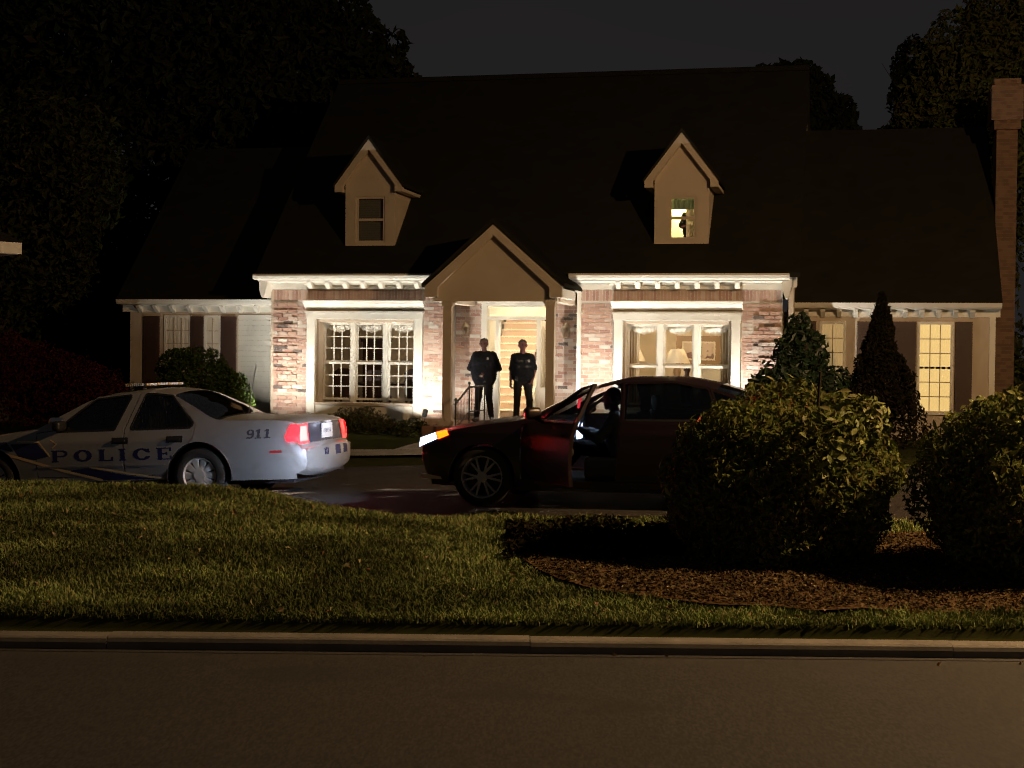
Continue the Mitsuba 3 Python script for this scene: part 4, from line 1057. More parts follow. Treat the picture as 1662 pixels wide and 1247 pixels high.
G = letters()
x = 0.0
for ch, adv in zip('POLICE', (1.08, 1.22, 1.0, 0.64, 1.16, 1.0)):
    m = affinity.translate(affinity.scale(G[ch], 0.27, 0.150, origin=(0, 0)), 1.95 + x * 0.285, 0.555)
    police.panel('lettering', m, 'm_blue_decal', -1, off=0.0035 + (0.03 if False else 0.0), size=0.05, label=f'dark blue slab letter {ch}')
    x += adv
x = 0.0
for ch in '911':
    m = affinity.translate(affinity.scale(G[ch], 0.145, 0.110, origin=(0, 0)), 4.60 + x, 0.785)
    police.panel('number', m, 'm_grey_decal', -1, off=0.0035, size=0.05, label=f'dark grey digit {ch}')
    x += 0.115
blue1 = Polygon([(1.47, 0.64), (1.36, 0.80), (1.74, 0.80), (1.89, 0.63), (1.70, 0.59)])
blue0 = Polygon([(0.75, 0.82), (1.30, 0.83), (1.40, 0.70), (1.22, 0.74)])
blue2 = Polygon([(2.14, 0.44), (2.44, 0.47), (3.0, 0.36), (3.40, 0.31), (2.62, 0.31)])
gold = unary_union([stroke([(0.7, 0.80), (1.45, 0.63), (2.1, 0.44), (2.62, 0.31)], 0.034), stroke([(1.45, 0.83), (1.76, 0.82), (1.92, 0.63)], 0.020), stroke([(2.46, 0.485), (3.02, 0.385), (3.46, 0.315)], 0.024), stroke([(1.92, 0.84), (2.02, 0.79), (1.95, 0.735)], 0.014)])
clip = full.difference(arch.buffer(0.01))
for p_ in (blue0, blue1, blue2):
    police.panel('stripe', p_.intersection(clip), 'm_blue_decal', -1, off=0.0025, size=0.05, label='blue swoosh stripe')
police.panel('stripe_border', gold.intersection(clip), 'm_gold_decal', -1, off=0.0045, size=0.05, label='thin gold stripe')

# ---------------------------------------------------------------- dark saloon with its driver's door open
SD = 'dark_saloon'
tag(SD, 'dark maroon saloon car with its driver door open and its headlamp lit, behind the bushes', 'car')
sprof = [(0.26, 0.22), (0.14, 0.36), (0.10, 0.54), (0.115, 0.69), (0.21, 0.79), (0.55, 0.895), (1.05, 0.975), (1.36, 1.015), (1.78, 1.21), (2.20, 1.375), (2.62, 1.455), (3.05, 1.455), (3.45, 1.395), (3.80, 1.30), (4.22, 1.155), (4.36, 1.13), (4.62, 1.115), (4.74, 1.095), (4.79, 1.02), (4.82, 0.86), (4.85, 0.68), (4.87, 0.50), (4.84, 0.36), (4.72, 0.25)]
scrown = [0.13, 0.14, 0.13, 0.11, 0.08, 0.05, 0.045, 0.045, 0.05, 0.055, 0.06, 0.06, 0.06, 0.055, 0.05, 0.045, 0.045, 0.05, 0.06, 0.06, 0.07, 0.08, 0.08, 0.08]
sedan = Car(SD, 4.87, 0.93, sprof, scrown, (0.95, 3.80), 0.335, 0.955, 'm_dark_paint', (-0.30, 16.62, 0.006), math.radians(14.5), math.radians(0.6), tum=0.56, arch=0.385, zs=0.60)
K = sedan.knots
full = sedan.outline(0.24)
arch = sedan.arches()
w1 = Polygon([(1.80, 1.00), (2.25, 1.30), (2.42, 1.355), (2.465, 1.00)]).buffer(0.015)
w2 = Polygon([(2.56, 1.00), (2.53, 1.36), (3.05, 1.375), (3.42, 1.31), (3.55, 1.02)]).buffer(0.012)
w3 = Polygon([(3.61, 1.04), (3.50, 1.29), (3.78, 1.20), (3.92, 1.06)]).buffer(0.005)
d1 = Polygon([(1.395, 0.33), (1.40, 0.92), (1.66, 0.985), (2.24, 1.345), (2.475, 1.395), (2.50, 0.98), (2.44, 0.31)])
d2 = Polygon([(2.455, 0.31), (2.515, 0.98), (2.49, 1.40), (3.06, 1.415), (3.45, 1.345), (3.58, 1.02), (3.56, 0.78), (3.42, 0.60), (3.34, 0.31)])
gap = unary_union([d_.exterior.buffer(0.004) for d_ in (d1, d2)])
ang = math.radians(48)


def open_door(side):
    """the near front door swings out on its hinge"""
    h = np.array([1.40, side * float(sedan.S(1.40, 0.6)), 0])
    A = trimesh.transformations.rotation_matrix(-ang, (0, 0, 1), h)
    return sedan.M @ A


for side in (-1, 1):
    cut = unary_union([w1.intersection(d1), w2, w3])
    sedan.panel('side_panel', full.difference(arch).difference(d1).difference(d2).difference(w3).difference(gap), 'm_dark_paint', side)
    sedan.panel('quarter_window', w3, 'm_black_glass', side, off=-0.008)
    for d_, w_, part in ((d1, w1, 'front_door'), (d2, w2, 'rear_door')):
        M = open_door(side) if side < 0 and part == 'front_door' else sedan.M
        k = sedan.panel(part, d_.difference(w_).difference(gap).difference(arch.buffer(0.004)), 'm_dark_paint', side, thick=0.045, M=M, label='driver door swung open' if side < 0 and part == 'front_door' else None)[len(SD) + 2:]
        sedan.panel(k + '__window', w_, 'm_tint' if part == 'front_door' else 'm_black_glass', side, off=-0.03, M=M)
        sedan.panel(k + '__window_trim', stroke([(w_.bounds[0] + 0.05, 0.985), (w_.bounds[2] - 0.02, 0.985)], 0.022), 'm_chrome' if part == 'front_door' else 'm_plastic', side, off=0.006, M=M)
        hu = d_.bounds[2] - 0.34
        sedan.panel(k + '__handle', sbox(hu, 0.83, hu + 0.20, 0.86), 'm_dark_paint', side, off=0.035, thick=0.02, M=M)
        if part == 'front_door':
            v0, v1 = sorted((side * 0.90, side * 1.09))
            put(SD + '__' + k + '__wing_mirror', tri(union([rbox(1.74, 1.86, v0, v1, 1.00, 1.13, 0.04), bone((1.80, side * 0.86, 0.98), 0.03, (1.80, side * 0.95, 1.02), 0.03)])), 'm_dark_paint', smooth=40, M=M)
            if side < 0:
                put(SD + '__' + k + '__armrest', tri(rbox(1.75, 2.35, -0.88, -0.78, 0.62, 0.72, 0.03)), 'm_plastic', smooth=40, M=M)
    sedan.panel('pillar', Polygon([(2.485, 0.30), (2.495, 0.96), (2.46, 1.395), (2.54, 1.40), (2.56, 0.96), (2.56, 0.30)]), 'm_plastic', side, off=-0.045, thick=0.03)
    sedan.panel('sill', sbox(1.36, 0.235, 3.36, 0.30), 'm_dark_paint', side, off=-0.012, thick=0.12)
sedan.strip('front_bumper', K[0], K[3], 'm_dark_paint', 24)
sedan.strip('hood', K[3], K[7], 'm_dark_paint', 30)
sedan.strip('windshield', K[7], K[9], 'm_glass', 20)
sedan.strip('roof', K[9], K[12] + 0.1, 'm_dark_paint', 30)
sedan.strip('rear_window', K[12] + 0.1, K[14], 'm_black_glass', 20)
sedan.strip('trunk_lid', K[14], K[17] + 0.03, 'm_dark_paint', 20)
sedan.strip('rear_panel', K[17] + 0.03, K[20], 'm_dark_paint', 16)
sedan.strip('rear_bumper', K[20], K[23], 'm_dark_paint', 20)
sedan.strip('grille', K[1] + 0.02, K[3] - 0.02, 'm_plastic', 10, lift=0.006, t0=-0.48, t1=0.48)
for i in range(6):
    a = K[1] + 0.05 + i * (K[3] - K[1] - 0.1) / 5.5
    sedan.strip('grille__bar', a, a + 0.016, 'm_chrome', 3, lift=0.012, t0=-0.46, t1=0.46)
for side in (-1, 1):
    a, b = (-1.0, -0.62) if side < 0 else (0.62, 1.0)
    hl = sedan.strip('headlamp', K[3] + 0.02, K[3] + 0.115, 'm_plate', 8, lift=0.006, t0=a, t1=b)
    if side < 0:
        emit(hl, (3.2, 4.6, 7.0))
    kk = sedan.panel('headlamp_side', Polygon([(0.175, 0.655), (0.185, 0.755), (0.40, 0.825), (0.425, 0.755)]), 'm_plate', side, off=0.006, thick=0.008, size=0.05)
    if side < 0:
        emit(kk, (3.2, 4.6, 7.0))
    kk = sedan.panel('turn_signal', Polygon([(0.438, 0.750), (0.412, 0.828), (0.54, 0.858), (0.565, 0.80)]), 'm_gold_decal', side, off=0.007, thick=0.010, size=0.05, label='glowing amber turn signal' if side < 0 else None)
    if side < 0:
        emit(kk, (30, 0.55, 0.012))
    kk = sedan.panel('tail_lamp', Polygon([(4.40, 0.90), (4.42, 1.00), (4.72, 1.04), (4.79, 0.98), (4.80, 0.88)]), 'm_red_lens', side, off=0.008, thick=0.012, size=0.05)
    kk = sedan.strip('tail_lamp_rear', K[18] + 0.03, K[19], 'm_red_lens', 6, lift=0.010, t0=-0.98 if side < 0 else 0.5, t1=-0.5 if side < 0 else 0.98)
    emit(kk, (7.0, 0.32, 0.34))
    sedan.panel('lower_trim', Polygon([(0.17, 0.34), (0.20, 0.30), (0.48, 0.30), (0.46, 0.33), (0.24, 0.36)]), 'm_chrome', side, off=0.005)
# headlamp beam: from the lens, dipped, towards the police car's bumper
hp = (sedan.M @ [0.10, -0.74, 0.72, 1])[:3]
ht = (police.M @ [5.39, -0.75, 0.50, 1])[:3]
scene[SD + '_headlamp_beam'] = {'type': 'spot', 'to_world': T().look_at(origin=hp.tolist(), target=ht.tolist(), up=[0, 0, 1]), 'sampling_weight': 1.0, 'intensity': rgb(22 * LIGHT, 27 * LIGHT, 36 * LIGHT), 'cutoff_angle': 26.0, 'beam_width': 8.0}
sedan.liners()
sedan.seats((2.30,), 0.30)
put(SD + '__rear_seat', tri(union([rbox(3.05, 3.55, -0.66, 0.66, 0.30, 0.54, 0.06), m3.Manifold.batch_hull([sph((3.58, v, 0.5), 0.08, 8) for v in (-0.58, 0.58)] + [sph((3.78, v, 0.98), 0.07, 8) for v in (-0.48, 0.48)])])), 'm_seat', smooth=40, M=sedan.M)
put(SD + '__dashboard', tri(rbox(1.42, 1.80, -0.78, 0.78, 0.60, 0.985, 0.06)), 'm_plastic', smooth=40, M=sedan.M)
sw = trimesh.creation.torus(0.185, 0.016, major_sections=32, minor_sections=8)
sw.apply_transform(trimesh.transformations.rotation_matrix(math.radians(-68), (0, 1, 0)))
sw.apply_translation((1.93, -0.38, 0.93))
put(SD + '__steering_wheel', cat(sw, tube([(1.80, -0.38, 0.88), (1.93, -0.38, 0.93)], 0.03, 8)), 'm_plastic', smooth=40, M=sedan.M)
k = put(SD + '__laptop_screen', bx(1.90, 1.91, -0.30, -0.02, 0.74, 0.93), 'm_lit', M=sedan.M, label='small glowing bluish screen between the seats')
emit(k, (2.2, 3.0, 4.2))
k = put(SD + '__warning_lamp', tri(bone((1.88, -0.10, 1.10), 0.018, (1.90, -0.10, 1.20), 0.018)), 'm_red_lens', M=sedan.M, label='small glowing red lamp behind the windscreen')
emit(k, (2.6, 0.12, 0.18))
k = put(SD + '__dome_lamp', tri(rbox(2.35, 2.50, -0.12, 0.05, 1.385, 1.395, 0.004)), 'm_lit', M=sedan.M)
emit(k, (60, 76, 88))
for ax in (0, 1):
    for side in (-1, 1):
        sedan.wheel(ax, side, 0.238, 5 if False else 6, 'split', steer=0.0)
# ================================================================ people
mat('m_skin', (0.085, 0.042, 0.036), 0.7, specular=0.2)
mat('m_skin_red', (0.10, 0.04, 0.036), 0.7, specular=0.2)
mat('m_navy', (0.008, 0.008, 0.011), 1.0, specular=0.1)
mat('m_black_cloth', (0.006, 0.006, 0.007), 1.0, specular=0.1)
mat('m_leather', (0.008, 0.008, 0.008), 0.35)
mat('m_grey_cloth', (0.012, 0.011, 0.011), 1.0, specular=0.1)
mat('m_hair', (0.03, 0.022, 0.018), 0.7)
mat('m_badge', (0.22, 0.21, 0.18), 0.5, 0.4)


def V(*a):
    return np.array(a, float)


def hand(w, d, nrm, s, curl=0.5):
    """wrist, direction of the fingers, palm normal, thumb side (+1/-1): palm, four unequal bent fingers and a thumb"""
    d = d / np.linalg.norm(d)
    nrm = nrm - d * (nrm @ d)
    nrm = nrm / np.linalg.norm(nrm)
    t = np.cross(d, nrm) * s
    ms = [m3.Manifold.batch_hull([sph(w, 0.026, 10)] + [sph(w + d * 0.085 + t * x, 0.013, 10) for x in (-0.034, 0.034)] + [sph(w + d * 0.03 + t * 0.028, 0.015, 10)])]
    for x, l in ((-0.034, 0.060), (-0.012, 0.075), (0.012, 0.082), (0.034, 0.072)):
        p = w + d * 0.085 + t * x
        a = 0.25 + curl * 0.6
        q = p + (d * math.cos(a) + nrm * math.sin(a)) * l * 0.5
        a += curl * 0.9
        r = q + (d * math.cos(a) + nrm * math.sin(a)) * l * 0.32
        a += curl * 0.6
        e = r + (d * math.cos(a) + nrm * math.sin(a)) * l * 0.25
        ms += [bone(p, 0.0105, q, 0.0095, 8), bone(q, 0.0095, r, 0.0088, 8), bone(r, 0.0088, e, 0.0078, 8)]
    p = w + d * 0.028 + t * 0.030
    q = p + (t * 0.75 + d * 0.6 + nrm * 0.25) * 0.045
    r = q + (t * 0.25 + d * 0.9 + nrm * 0.35) * 0.034
    ms += [bone(p, 0.0145, q, 0.0115, 8), bone(q, 0.0115, r, 0.0095, 8)]
    return ms


def person(label, M, J, skin, top, legs, long_sleeve=True, hem=0.86, bulk=1.0, hair=True, group=None, seated=False, face=V(0, -1, 0), parts=True, catg='person'):
    """J: joints in metres, person facing 'face' in its own axes; l/r are the viewer's left and right"""
    k = thing('person', label, catg, group)
    h = J['head']
    f = face / np.linalg.norm(face)
    side = np.cross(f, V(0, 0, 1))
    up = V(0, 0, 1)
    skull = [m3.Manifold.batch_hull([sph(h + up * 0.035 - f * 0.015, 0.093, 16), sph(h + up * 0.02 + f * 0.012, 0.082, 16), sph(h - up * 0.05 + f * 0.035, 0.055, 12), sph(h - up * 0.095 + f * 0.055, 0.028, 10)]),
             m3.Manifold.batch_hull([sph(h + f * 0.088 + up * 0.015, 0.009, 8), sph(h + f * 0.112 - up * 0.026, 0.011, 8), sph(h + f * 0.09 - up * 0.034 + side * 0.014, 0.008, 8), sph(h + f * 0.09 - up * 0.034 - side * 0.014, 0.008, 8)]),
             bone(h + f * 0.082 - up * 0.062 + side * 0.02, 0.008, h + f * 0.082 - up * 0.062 - side * 0.02, 0.008, 8),
             bone(h + f * 0.082 + up * 0.03 + side * 0.04, 0.011, h + f * 0.082 + up * 0.03 - side * 0.04, 0.011, 8)]
    for s_ in (-1, 1):
        skull.append(m3.Manifold.batch_hull([sph(h + side * s_ * 0.088 + up * 0.02, 0.012, 8), sph(h + side * s_ * 0.084 - up * 0.03, 0.010, 8), sph(h + side * s_ * 0.098 + up * 0.005 - f * 0.015, 0.009, 8)]))
    neck = bone(h - up * 0.07 - f * 0.012, 0.056, J['neck'], 0.062)
    b = bulk
    chest = m3.Manifold.batch_hull([sph(J['neck'] - up * 0.05, 0.07), sph(J['ls'], 0.062), sph(J['rs'], 0.062), sph(J['chest'] + side * 0.10 + f * 0.02, 0.105 * b), sph(J['chest'] - side * 0.10 + f * 0.02, 0.105 * b)])
    belly = m3.Manifold.batch_hull([sph(J['chest'] + side * 0.10, 0.10 * b), sph(J['chest'] - side * 0.10, 0.10 * b), sph(J['waist'] + side * 0.08 + f * 0.02, 0.115 * b), sph(J['waist'] - side * 0.08 + f * 0.02, 0.115 * b)])
    hips = m3.Manifold.batch_hull([sph(J['waist'] + side * 0.07, 0.112 * b), sph(J['waist'] - side * 0.07, 0.112 * b), sph(J['lh'], 0.098), sph(J['rh'], 0.098)])
    arms, hands, sleeves, legs_, pants = [], [], [], [], []
    for q in 'lr':
        S_, E_2, W_ = J[q + 's'], J[q + 'e'], J[q + 'w']
        arms += [bone(S_, 0.055, E_2, 0.042), bone(E_2, 0.041, W_, 0.026)]
        hands += hand(W_ + (W_ - E_2) / np.linalg.norm(W_ - E_2) * 0.01, J.get(q + 'd', W_ - E_2), J.get(q + 'n', f), 1 if q == 'l' else -1, 0.55)
        sleeves += [bone(S_, 0.072 * (0.5 + b / 2), E_2 if long_sleeve else S_ + (E_2 - S_) * 0.92, 0.060)] + ([bone(E_2, 0.058, W_ - (W_ - E_2) * 0.04, 0.040)] if long_sleeve else [])
        H_, K_, A_, F_ = J[q + 'h'], J[q + 'k'], J[q + 'a'], J[q + 'f']
        legs_ += [bone(H_, 0.088, K_, 0.055), bone(K_, 0.053, A_, 0.036), bone(A_, 0.036, F_, 0.028)]
        pants += [bone(H_, 0.103, K_, 0.074), bone(K_, 0.073, A_ + (K_ - A_) * 0.08, 0.063)]
    body = tri(union(skull + [neck, chest, belly, hips] + arms + hands + legs_), refine=0.018, taubin=6)
    put(k + '__body', body, skin, smooth=True, M=M)
    grow = lambda j, r_: sph(J[j], r_)
    shirt = union([m3.Manifold.batch_hull([sph(J['neck'] - up * 0.035, 0.072), sph(J['ls'], 0.076), sph(J['rs'], 0.076), sph(J['chest'] + side * 0.11 + f * 0.02, 0.118 * b), sph(J['chest'] - side * 0.11 + f * 0.02, 0.118 * b)]),
                   m3.Manifold.batch_hull([sph(J['chest'] + side * 0.11, 0.116 * b), sph(J['chest'] - side * 0.11, 0.116 * b), sph(J['waist'] + side * 0.10 + f * 0.02, 0.130 * b), sph(J['waist'] - side * 0.10 + f * 0.02, 0.130 * b)])]
                  + ([] if seated else [m3.Manifold.batch_hull([sph(J['waist'] + side * 0.10, 0.130 * b), sph(J['waist'] - side * 0.10, 0.130 * b)] + [sph(V(J['waist'][0], J['waist'][1], hem + 0.11) + side * x, 0.115 * b) for x in (-0.1, 0.1)])]) + sleeves)
    shirt = tri(shirt, refine=0.022, taubin=5)
    wob = meshkit.noise(shirt.vertices * 17, 3) - 0.5 + 0.6 * (meshkit.noise(shirt.vertices * 41, 5) - 0.5)
    shirt.vertices += shirt.vertex_normals * wob[:, None] * 0.016
    put(k + '__shirt', shirt, top, smooth=True, M=M)
    tr = union([m3.Manifold.batch_hull([sph(J['waist'] + side * 0.075 - up * 0.03, 0.118 * b), sph(J['waist'] - side * 0.075 - up * 0.03, 0.118 * b), sph(J['lh'], 0.106), sph(J['rh'], 0.106)])] + pants)
    tr = tri(tr, refine=0.022, taubin=5)
    wob = meshkit.noise(tr.vertices * [14, 14, 26], 9) - 0.5
    tr.vertices += tr.vertex_normals * wob[:, None] * 0.016
    put(k + '__trousers', tr, legs, smooth=True, M=M)
    for q in 'lr':
        A_, F_ = J[q + 'a'], J[q + 'f']
        d = (F_ - A_) * V(1, 1, 0)
        d = d / max(np.linalg.norm(d), 1e-6)
        g = V(A_[0], A_[1], A_[2] - 0.055)
        sh = union([m3.Manifold.batch_hull([sph(g - d * 0.045, 0.042), sph(g + d * 0.10, 0.045), sph(g + d * 0.17, 0.034), sph(A_, 0.048)])])
        put(k + '__shoe', tri(sh, refine=0.03), 'm_leather', smooth=40, M=M)
    if hair:
        hm = m3.Manifold.batch_hull([sph(h + up * 0.042 - f * 0.022, 0.097, 16), sph(h + up * 0.0 - f * 0.035, 0.082, 16)]) - m3.Manifold.batch_hull([sph(h + f * 0.25 + up * 0.0, 0.17, 16), sph(h + f * 0.12 - up * 0.2, 0.12, 16)])
        put(k + '__hair', tri(hm, refine=0.02, taubin=3), 'm_hair', smooth=True, M=M)
    if parts:
        for s_ in (-1, 1):
            put(k + '__eye', tri(sph(h + f * 0.086 + up * 0.012 + side * s_ * 0.032, 0.011, 10)), 'm_leather', smooth=True, M=M)
    return k


def standing(H=1.83, dx=0.15):
    s = H / 1.80
    J = dict(head=V(0, 0, 1.665), neck=V(0, 0.01, 1.50), chest=V(0, 0.0, 1.28), waist=V(0, 0, 1.03), ls=V(-0.185, 0.01, 1.43), rs=V(0.185, 0.01, 1.43), le=V(-0.25, 0.02, 1.15), re=V(0.25, 0.02, 1.15), lw=V(-0.25, -0.05, 0.92), rw=V(0.25, -0.05, 0.92),
             lh=V(-0.095, 0, 0.92), rh=V(0.095, 0, 0.92), lk=V(-0.12, -0.02, 0.50), rk=V(0.12, -0.02, 0.50), la=V(-dx, 0.02, 0.10), ra=V(dx, 0.02, 0.10), lf=V(-dx - 0.03, -0.12, 0.05), rf=V(dx + 0.03, -0.12, 0.05))
    return {a: b * s for a, b in J.items()}


def at(x, y, z, yaw=0.0):
    M = trimesh.transformations.rotation_matrix(yaw, (0, 0, 1))
    M[:3, 3] = (x, y, z)
    return M


# officer on the left: jacket, hands joined in front of the belt
J = standing(1.84, 0.165)
J.update(le=V(-0.335, 0.03, 1.17), re=V(0.335, 0.03, 1.17), lw=V(-0.085, -0.17, 1.04), rw=V(0.085, -0.17, 1.07), ld=V(0.9, -0.3, -0.25), rd=V(-0.9, -0.3, -0.25), ln=V(0, 1, -0.2), rn=V(0, 1, -0.2), head=V(-0.01, -0.015, 1.70))
p0 = hw(-7.62, 31.55, 0.237)
OM = at(p0[0], p0[1], p0[2], math.radians(-12))
k = person('officer in a bulky dark jacket, hands joined at the belt, left of the doorway', OM, J, 'm_skin', 'm_navy', 'm_navy', True, 0.84, 1.46, True, group=None)
put(k + '__badge', tri(rbox(0.10, 0.145, -0.200, -0.175, 1.36, 1.415, 0.008)), 'm_badge', M=OM)
put(k + '__belt_buckle', tri(rbox(-0.03, 0.025, -0.235, -0.20, 0.99, 1.025, 0.006)), 'm_badge', M=OM)
put(k + '__shoulder_radio', tri(rbox(0.155, 0.195, -0.17, -0.12, 1.22, 1.30, 0.01)), 'm_leather', M=OM)
# officer on the right: short sleeves, one arm hanging, the other hand on the holster
J = standing(1.80, 0.13)
J.update(le=V(-0.245, 0.03, 1.14), lw=V(-0.275, -0.04, 0.90), re=V(0.29, 0.05, 1.16), rw=V(0.205, -0.10, 0.965), rd=V(-0.35, -0.25, -0.9), ln=V(0.9, 0, 0), rn=V(-0.9, 0.2, 0), rk=V(0.135, -0.10, 0.50), ra=V(0.165, -0.02, 0.11), rf=V(0.2, -0.16, 0.05), head=V(-0.005, -0.02, 1.675))
p0 = hw(-6.72, 31.35, 0.237)
OM = at(p0[0], p0[1], p0[2], math.radians(14))
k = person('officer in a short sleeved dark shirt, one hand at the holster, before the doorway', OM, J, 'm_skin_red', 'm_black_cloth', 'm_grey_cloth', False, 0.93, 1.20, True, group=None)
bl = tri(m3.Manifold.batch_hull([sph((x, y, z), 0.012, 8) for x in (-0.17, 0.17) for y in (-0.10, 0.10) for z in (0.955, 0.995)] + [sph((x * 1.15, 0, z), 0.012, 8) for x in (-0.17, 0.17) for z in (0.955, 0.995)]), taubin=0)
put(k + '__belt', bl, 'm_leather', smooth=40, M=OM)
put(k + '__holster', tri(union([rbox(0.165, 0.225, -0.05, 0.05, 0.76, 0.97, 0.02), rbox(0.175, 0.215, -0.03, 0.07, 0.95, 1.03, 0.015)])), 'm_leather', smooth=40, M=OM)
put(k + '__pouch', tri(rbox(-0.20, -0.13, -0.15, -0.10, 0.91, 1.02, 0.015)), 'm_leather', smooth=40, M=OM)
put(k + '__belt_buckle', tri(rbox(-0.03, 0.02, -0.145, -0.125, 0.955, 0.995, 0.006)), 'm_badge', M=OM)
put(k + '__badge', tri(rbox(0.075, 0.12, -0.155, -0.135, 1.32, 1.375, 0.008)), 'm_badge', M=OM)
put(k + '__vest', tri(m3.Manifold.batch_hull([sph((x, -0.075, z), 0.075, 10) for x in (-0.115, 0.115) for z in (1.12, 1.32)]), refine=0.03), 'm_leather', smooth=40, M=OM)
mat('m_driver_cloth', (0.055, 0.065, 0.09), 0.9, specular=0.1)
# driver, sitting in the dark saloon (axes: face towards the front of the car = -u)
f = V(-1, 0, 0)
d0 = V(2.36, -0.38, 0.0)
J = dict(head=d0 + V(-0.04, 0, 1.20), neck=d0 + V(0.0, 0, 1.05), chest=d0 + V(0.03, 0, 0.86), waist=d0 + V(0.06, 0, 0.64), ls=d0 + V(0.02, -0.19, 0.99), rs=d0 + V(0.02, 0.19, 0.99), le=d0 + V(-0.14, -0.25, 0.76), re=d0 + V(-0.14, 0.25, 0.76),
         lw=d0 + V(-0.36, -0.17, 0.86), rw=d0 + V(-0.34, 0.18, 0.84), lh=d0 + V(0.03, -0.10, 0.60), rh=d0 + V(0.03, 0.10, 0.60), lk=d0 + V(-0.42, -0.13, 0.66), rk=d0 + V(-0.42, 0.13, 0.66), la=d0 + V(-0.62, -0.12, 0.40), ra=d0 + V(-0.62, 0.12, 0.40), lf=d0 + V(-0.75, -0.12, 0.36), rf=d0 + V(-0.75, 0.12, 0.36), ln=V(0, 0, -1), rn=V(0, 0, -1))
person('driver in dark clothes sitting at the wheel of the dark saloon', sedan.M, J, 'm_skin_red', 'm_driver_cloth', 'm_navy', True, bulk=1.0, seated=True, face=f)
# small figure in the lit dormer window
J = standing(1.55, 0.10)
J.update(lw=V(-0.10, -0.16, 1.00), le=V(-0.25, 0.0, 0.99), ld=V(0.4, -0.3, 0.5))
p0 = hw(-3.20, 32.25, 3.52)
person('person standing behind the glass of the lit dormer window', at(p0[0], p0[1], p0[2], 0.2), J, 'm_skin_red', 'm_black_cloth', 'm_grey_cloth', False, 0.9, 0.9, True)
# ================================================================ plants
def leaves(P, Nn, size, rng, cols, aspect=0.5, bend=0.25, jitter=0.8, sides=4):
    """leaf meshes at the points P roughly facing Nn: a bent lozenge of two or four triangles each -> mesh, colours"""
    n = len(P)
    nr = Nn + rng.normal(0, jitter, (n, 3))
    nr /= np.linalg.norm(nr, axis=1, keepdims=True) + 1e-9
    a = np.cross(nr, rng.normal(0, 1, (n, 3)))
    a /= np.linalg.norm(a, axis=1, keepdims=True) + 1e-9
    b = np.cross(nr, a)
    s = np.broadcast_to(size, (n,))[:, None] * rng.uniform(0.65, 1.3, (n, 1))
    A = P - a * s * 0.5
    Bp = P + a * s * 0.5 - nr * s * bend
    C1 = P + b * s * aspect * 0.5 + nr * s * bend * 0.3
    C2 = P - b * s * aspect * 0.5 + nr * s * bend * 0.3
    v = np.stack([A, C1, Bp, C2], 1).reshape(-1, 3)
    i = np.arange(n)[:, None] * 4
    f = np.vstack([i + [0, 1, 2], i + [0, 2, 3]])
    return trimesh.Trimesh(v, f, process=False), np.repeat(cols, 4, axis=0)


def tint(rng, n, base, var=0.35, hue=0.12):
    base = np.asarray(base, float)
    c = base[rng.integers(0, len(base), n)] if base.ndim == 2 else np.tile(base, (n, 1))
    return np.clip(c * (1 + rng.uniform(-var, var, (n, 1))) * (1 + rng.uniform(-hue, hue, (n, 3))), 0.003, 1)


def shell(rng, n, c, r, depth=0.30, seed=0, rough=0.22, squash=None):
    """points in the outer layer of a lumpy ellipsoid, with outward normals"""
    d = rng.normal(0, 1, (n, 3))
    d /= np.linalg.norm(d, axis=1, keepdims=True)
    k = 1 + rough * (meshkit.noise(d * 2.3 + seed * 7.7, seed) - 0.5) * 2 + rough * 0.6 * (meshkit.noise(d * 5.5 + seed * 3.1, seed + 1) - 0.5)
    t = 1 - depth * rng.random(n) ** 1.8
    p = d * k[:, None] * t[:, None] * r
    return p + c, d / np.asarray(r) * np.mean(r)


def blob_plant(key, label, catg, blobs, n, size, base, seed, group=None, stems=None, gloss=None, aspect=0.5, part='foliage', ground=True, holes=0.0, depth=0.35, jitter=0.8):
    rng = np.random.default_rng(seed)
    k = thing(key, label, catg, group)
    P, Q = [], []
    vol = np.array([np.prod(np.asarray(r)) ** (2 / 3) for _, r in blobs])
    for i, ((c, r), w) in enumerate(zip(blobs, vol / vol.sum())):
        p, d = shell(rng, int(n * w), np.asarray(c, float), np.asarray(r, float), depth, seed + i)
        P.append(p)
        Q.append(d)
    P, Q = np.vstack(P), np.vstack(Q)
    keep = np.ones(len(P), bool)
    if ground:
        keep &= P[:, 2] > land(P[:, 0], P[:, 1]) + 0.02
    if holes:
        keep &= meshkit.noise(P / (np.mean([np.mean(r) for _, r in blobs]) * 0.35), seed) > holes
    P, Q = P[keep], Q[keep]
    m, c = leaves(P, Q, size, rng, tint(rng, len(P), base), aspect, jitter=jitter)
    put(k + '__' + part, m, gloss or 'm_leaf', color=c)
    if stems:
        put(k + '__' + ('trunk' if catg == 'tree' else 'stem'), stems, 'm_bark', smooth=40)
    return k, P, Q


def trunk(x, y, h, r, seed, lean=0.3, limbs=5, z0=None):
    rng = np.random.default_rng(seed)
    z0 = float(land(x, y)) - 0.2 if z0 is None else z0
    ms = []
    q = np.array([x, y, z0])
    r0 = r
    for i in range(5):
        nq = q + [rng.normal(0, lean * 0.4), rng.normal(0, lean * 0.4), h / 5]
        ms.append(bone(q, r0, nq, r0 * 0.78, 8))
        if i > 1:
            for j in range(limbs // 2):
                a = rng.uniform(0, 6.28)
                e = nq + np.array([math.cos(a), math.sin(a), 0.7]) * h * 0.18
                ms.append(bone(nq, r0 * 0.4, e, r0 * 0.12, 6))
        q, r0 = nq, r0 * 0.78
    return tri(union(ms))


# ---- the two clipped bushes in front
BUSH = [(0.21, 0.235, 0.070), (0.18, 0.21, 0.062), (0.25, 0.255, 0.085), (0.13, 0.16, 0.05), (0.17, 0.155, 0.06)]


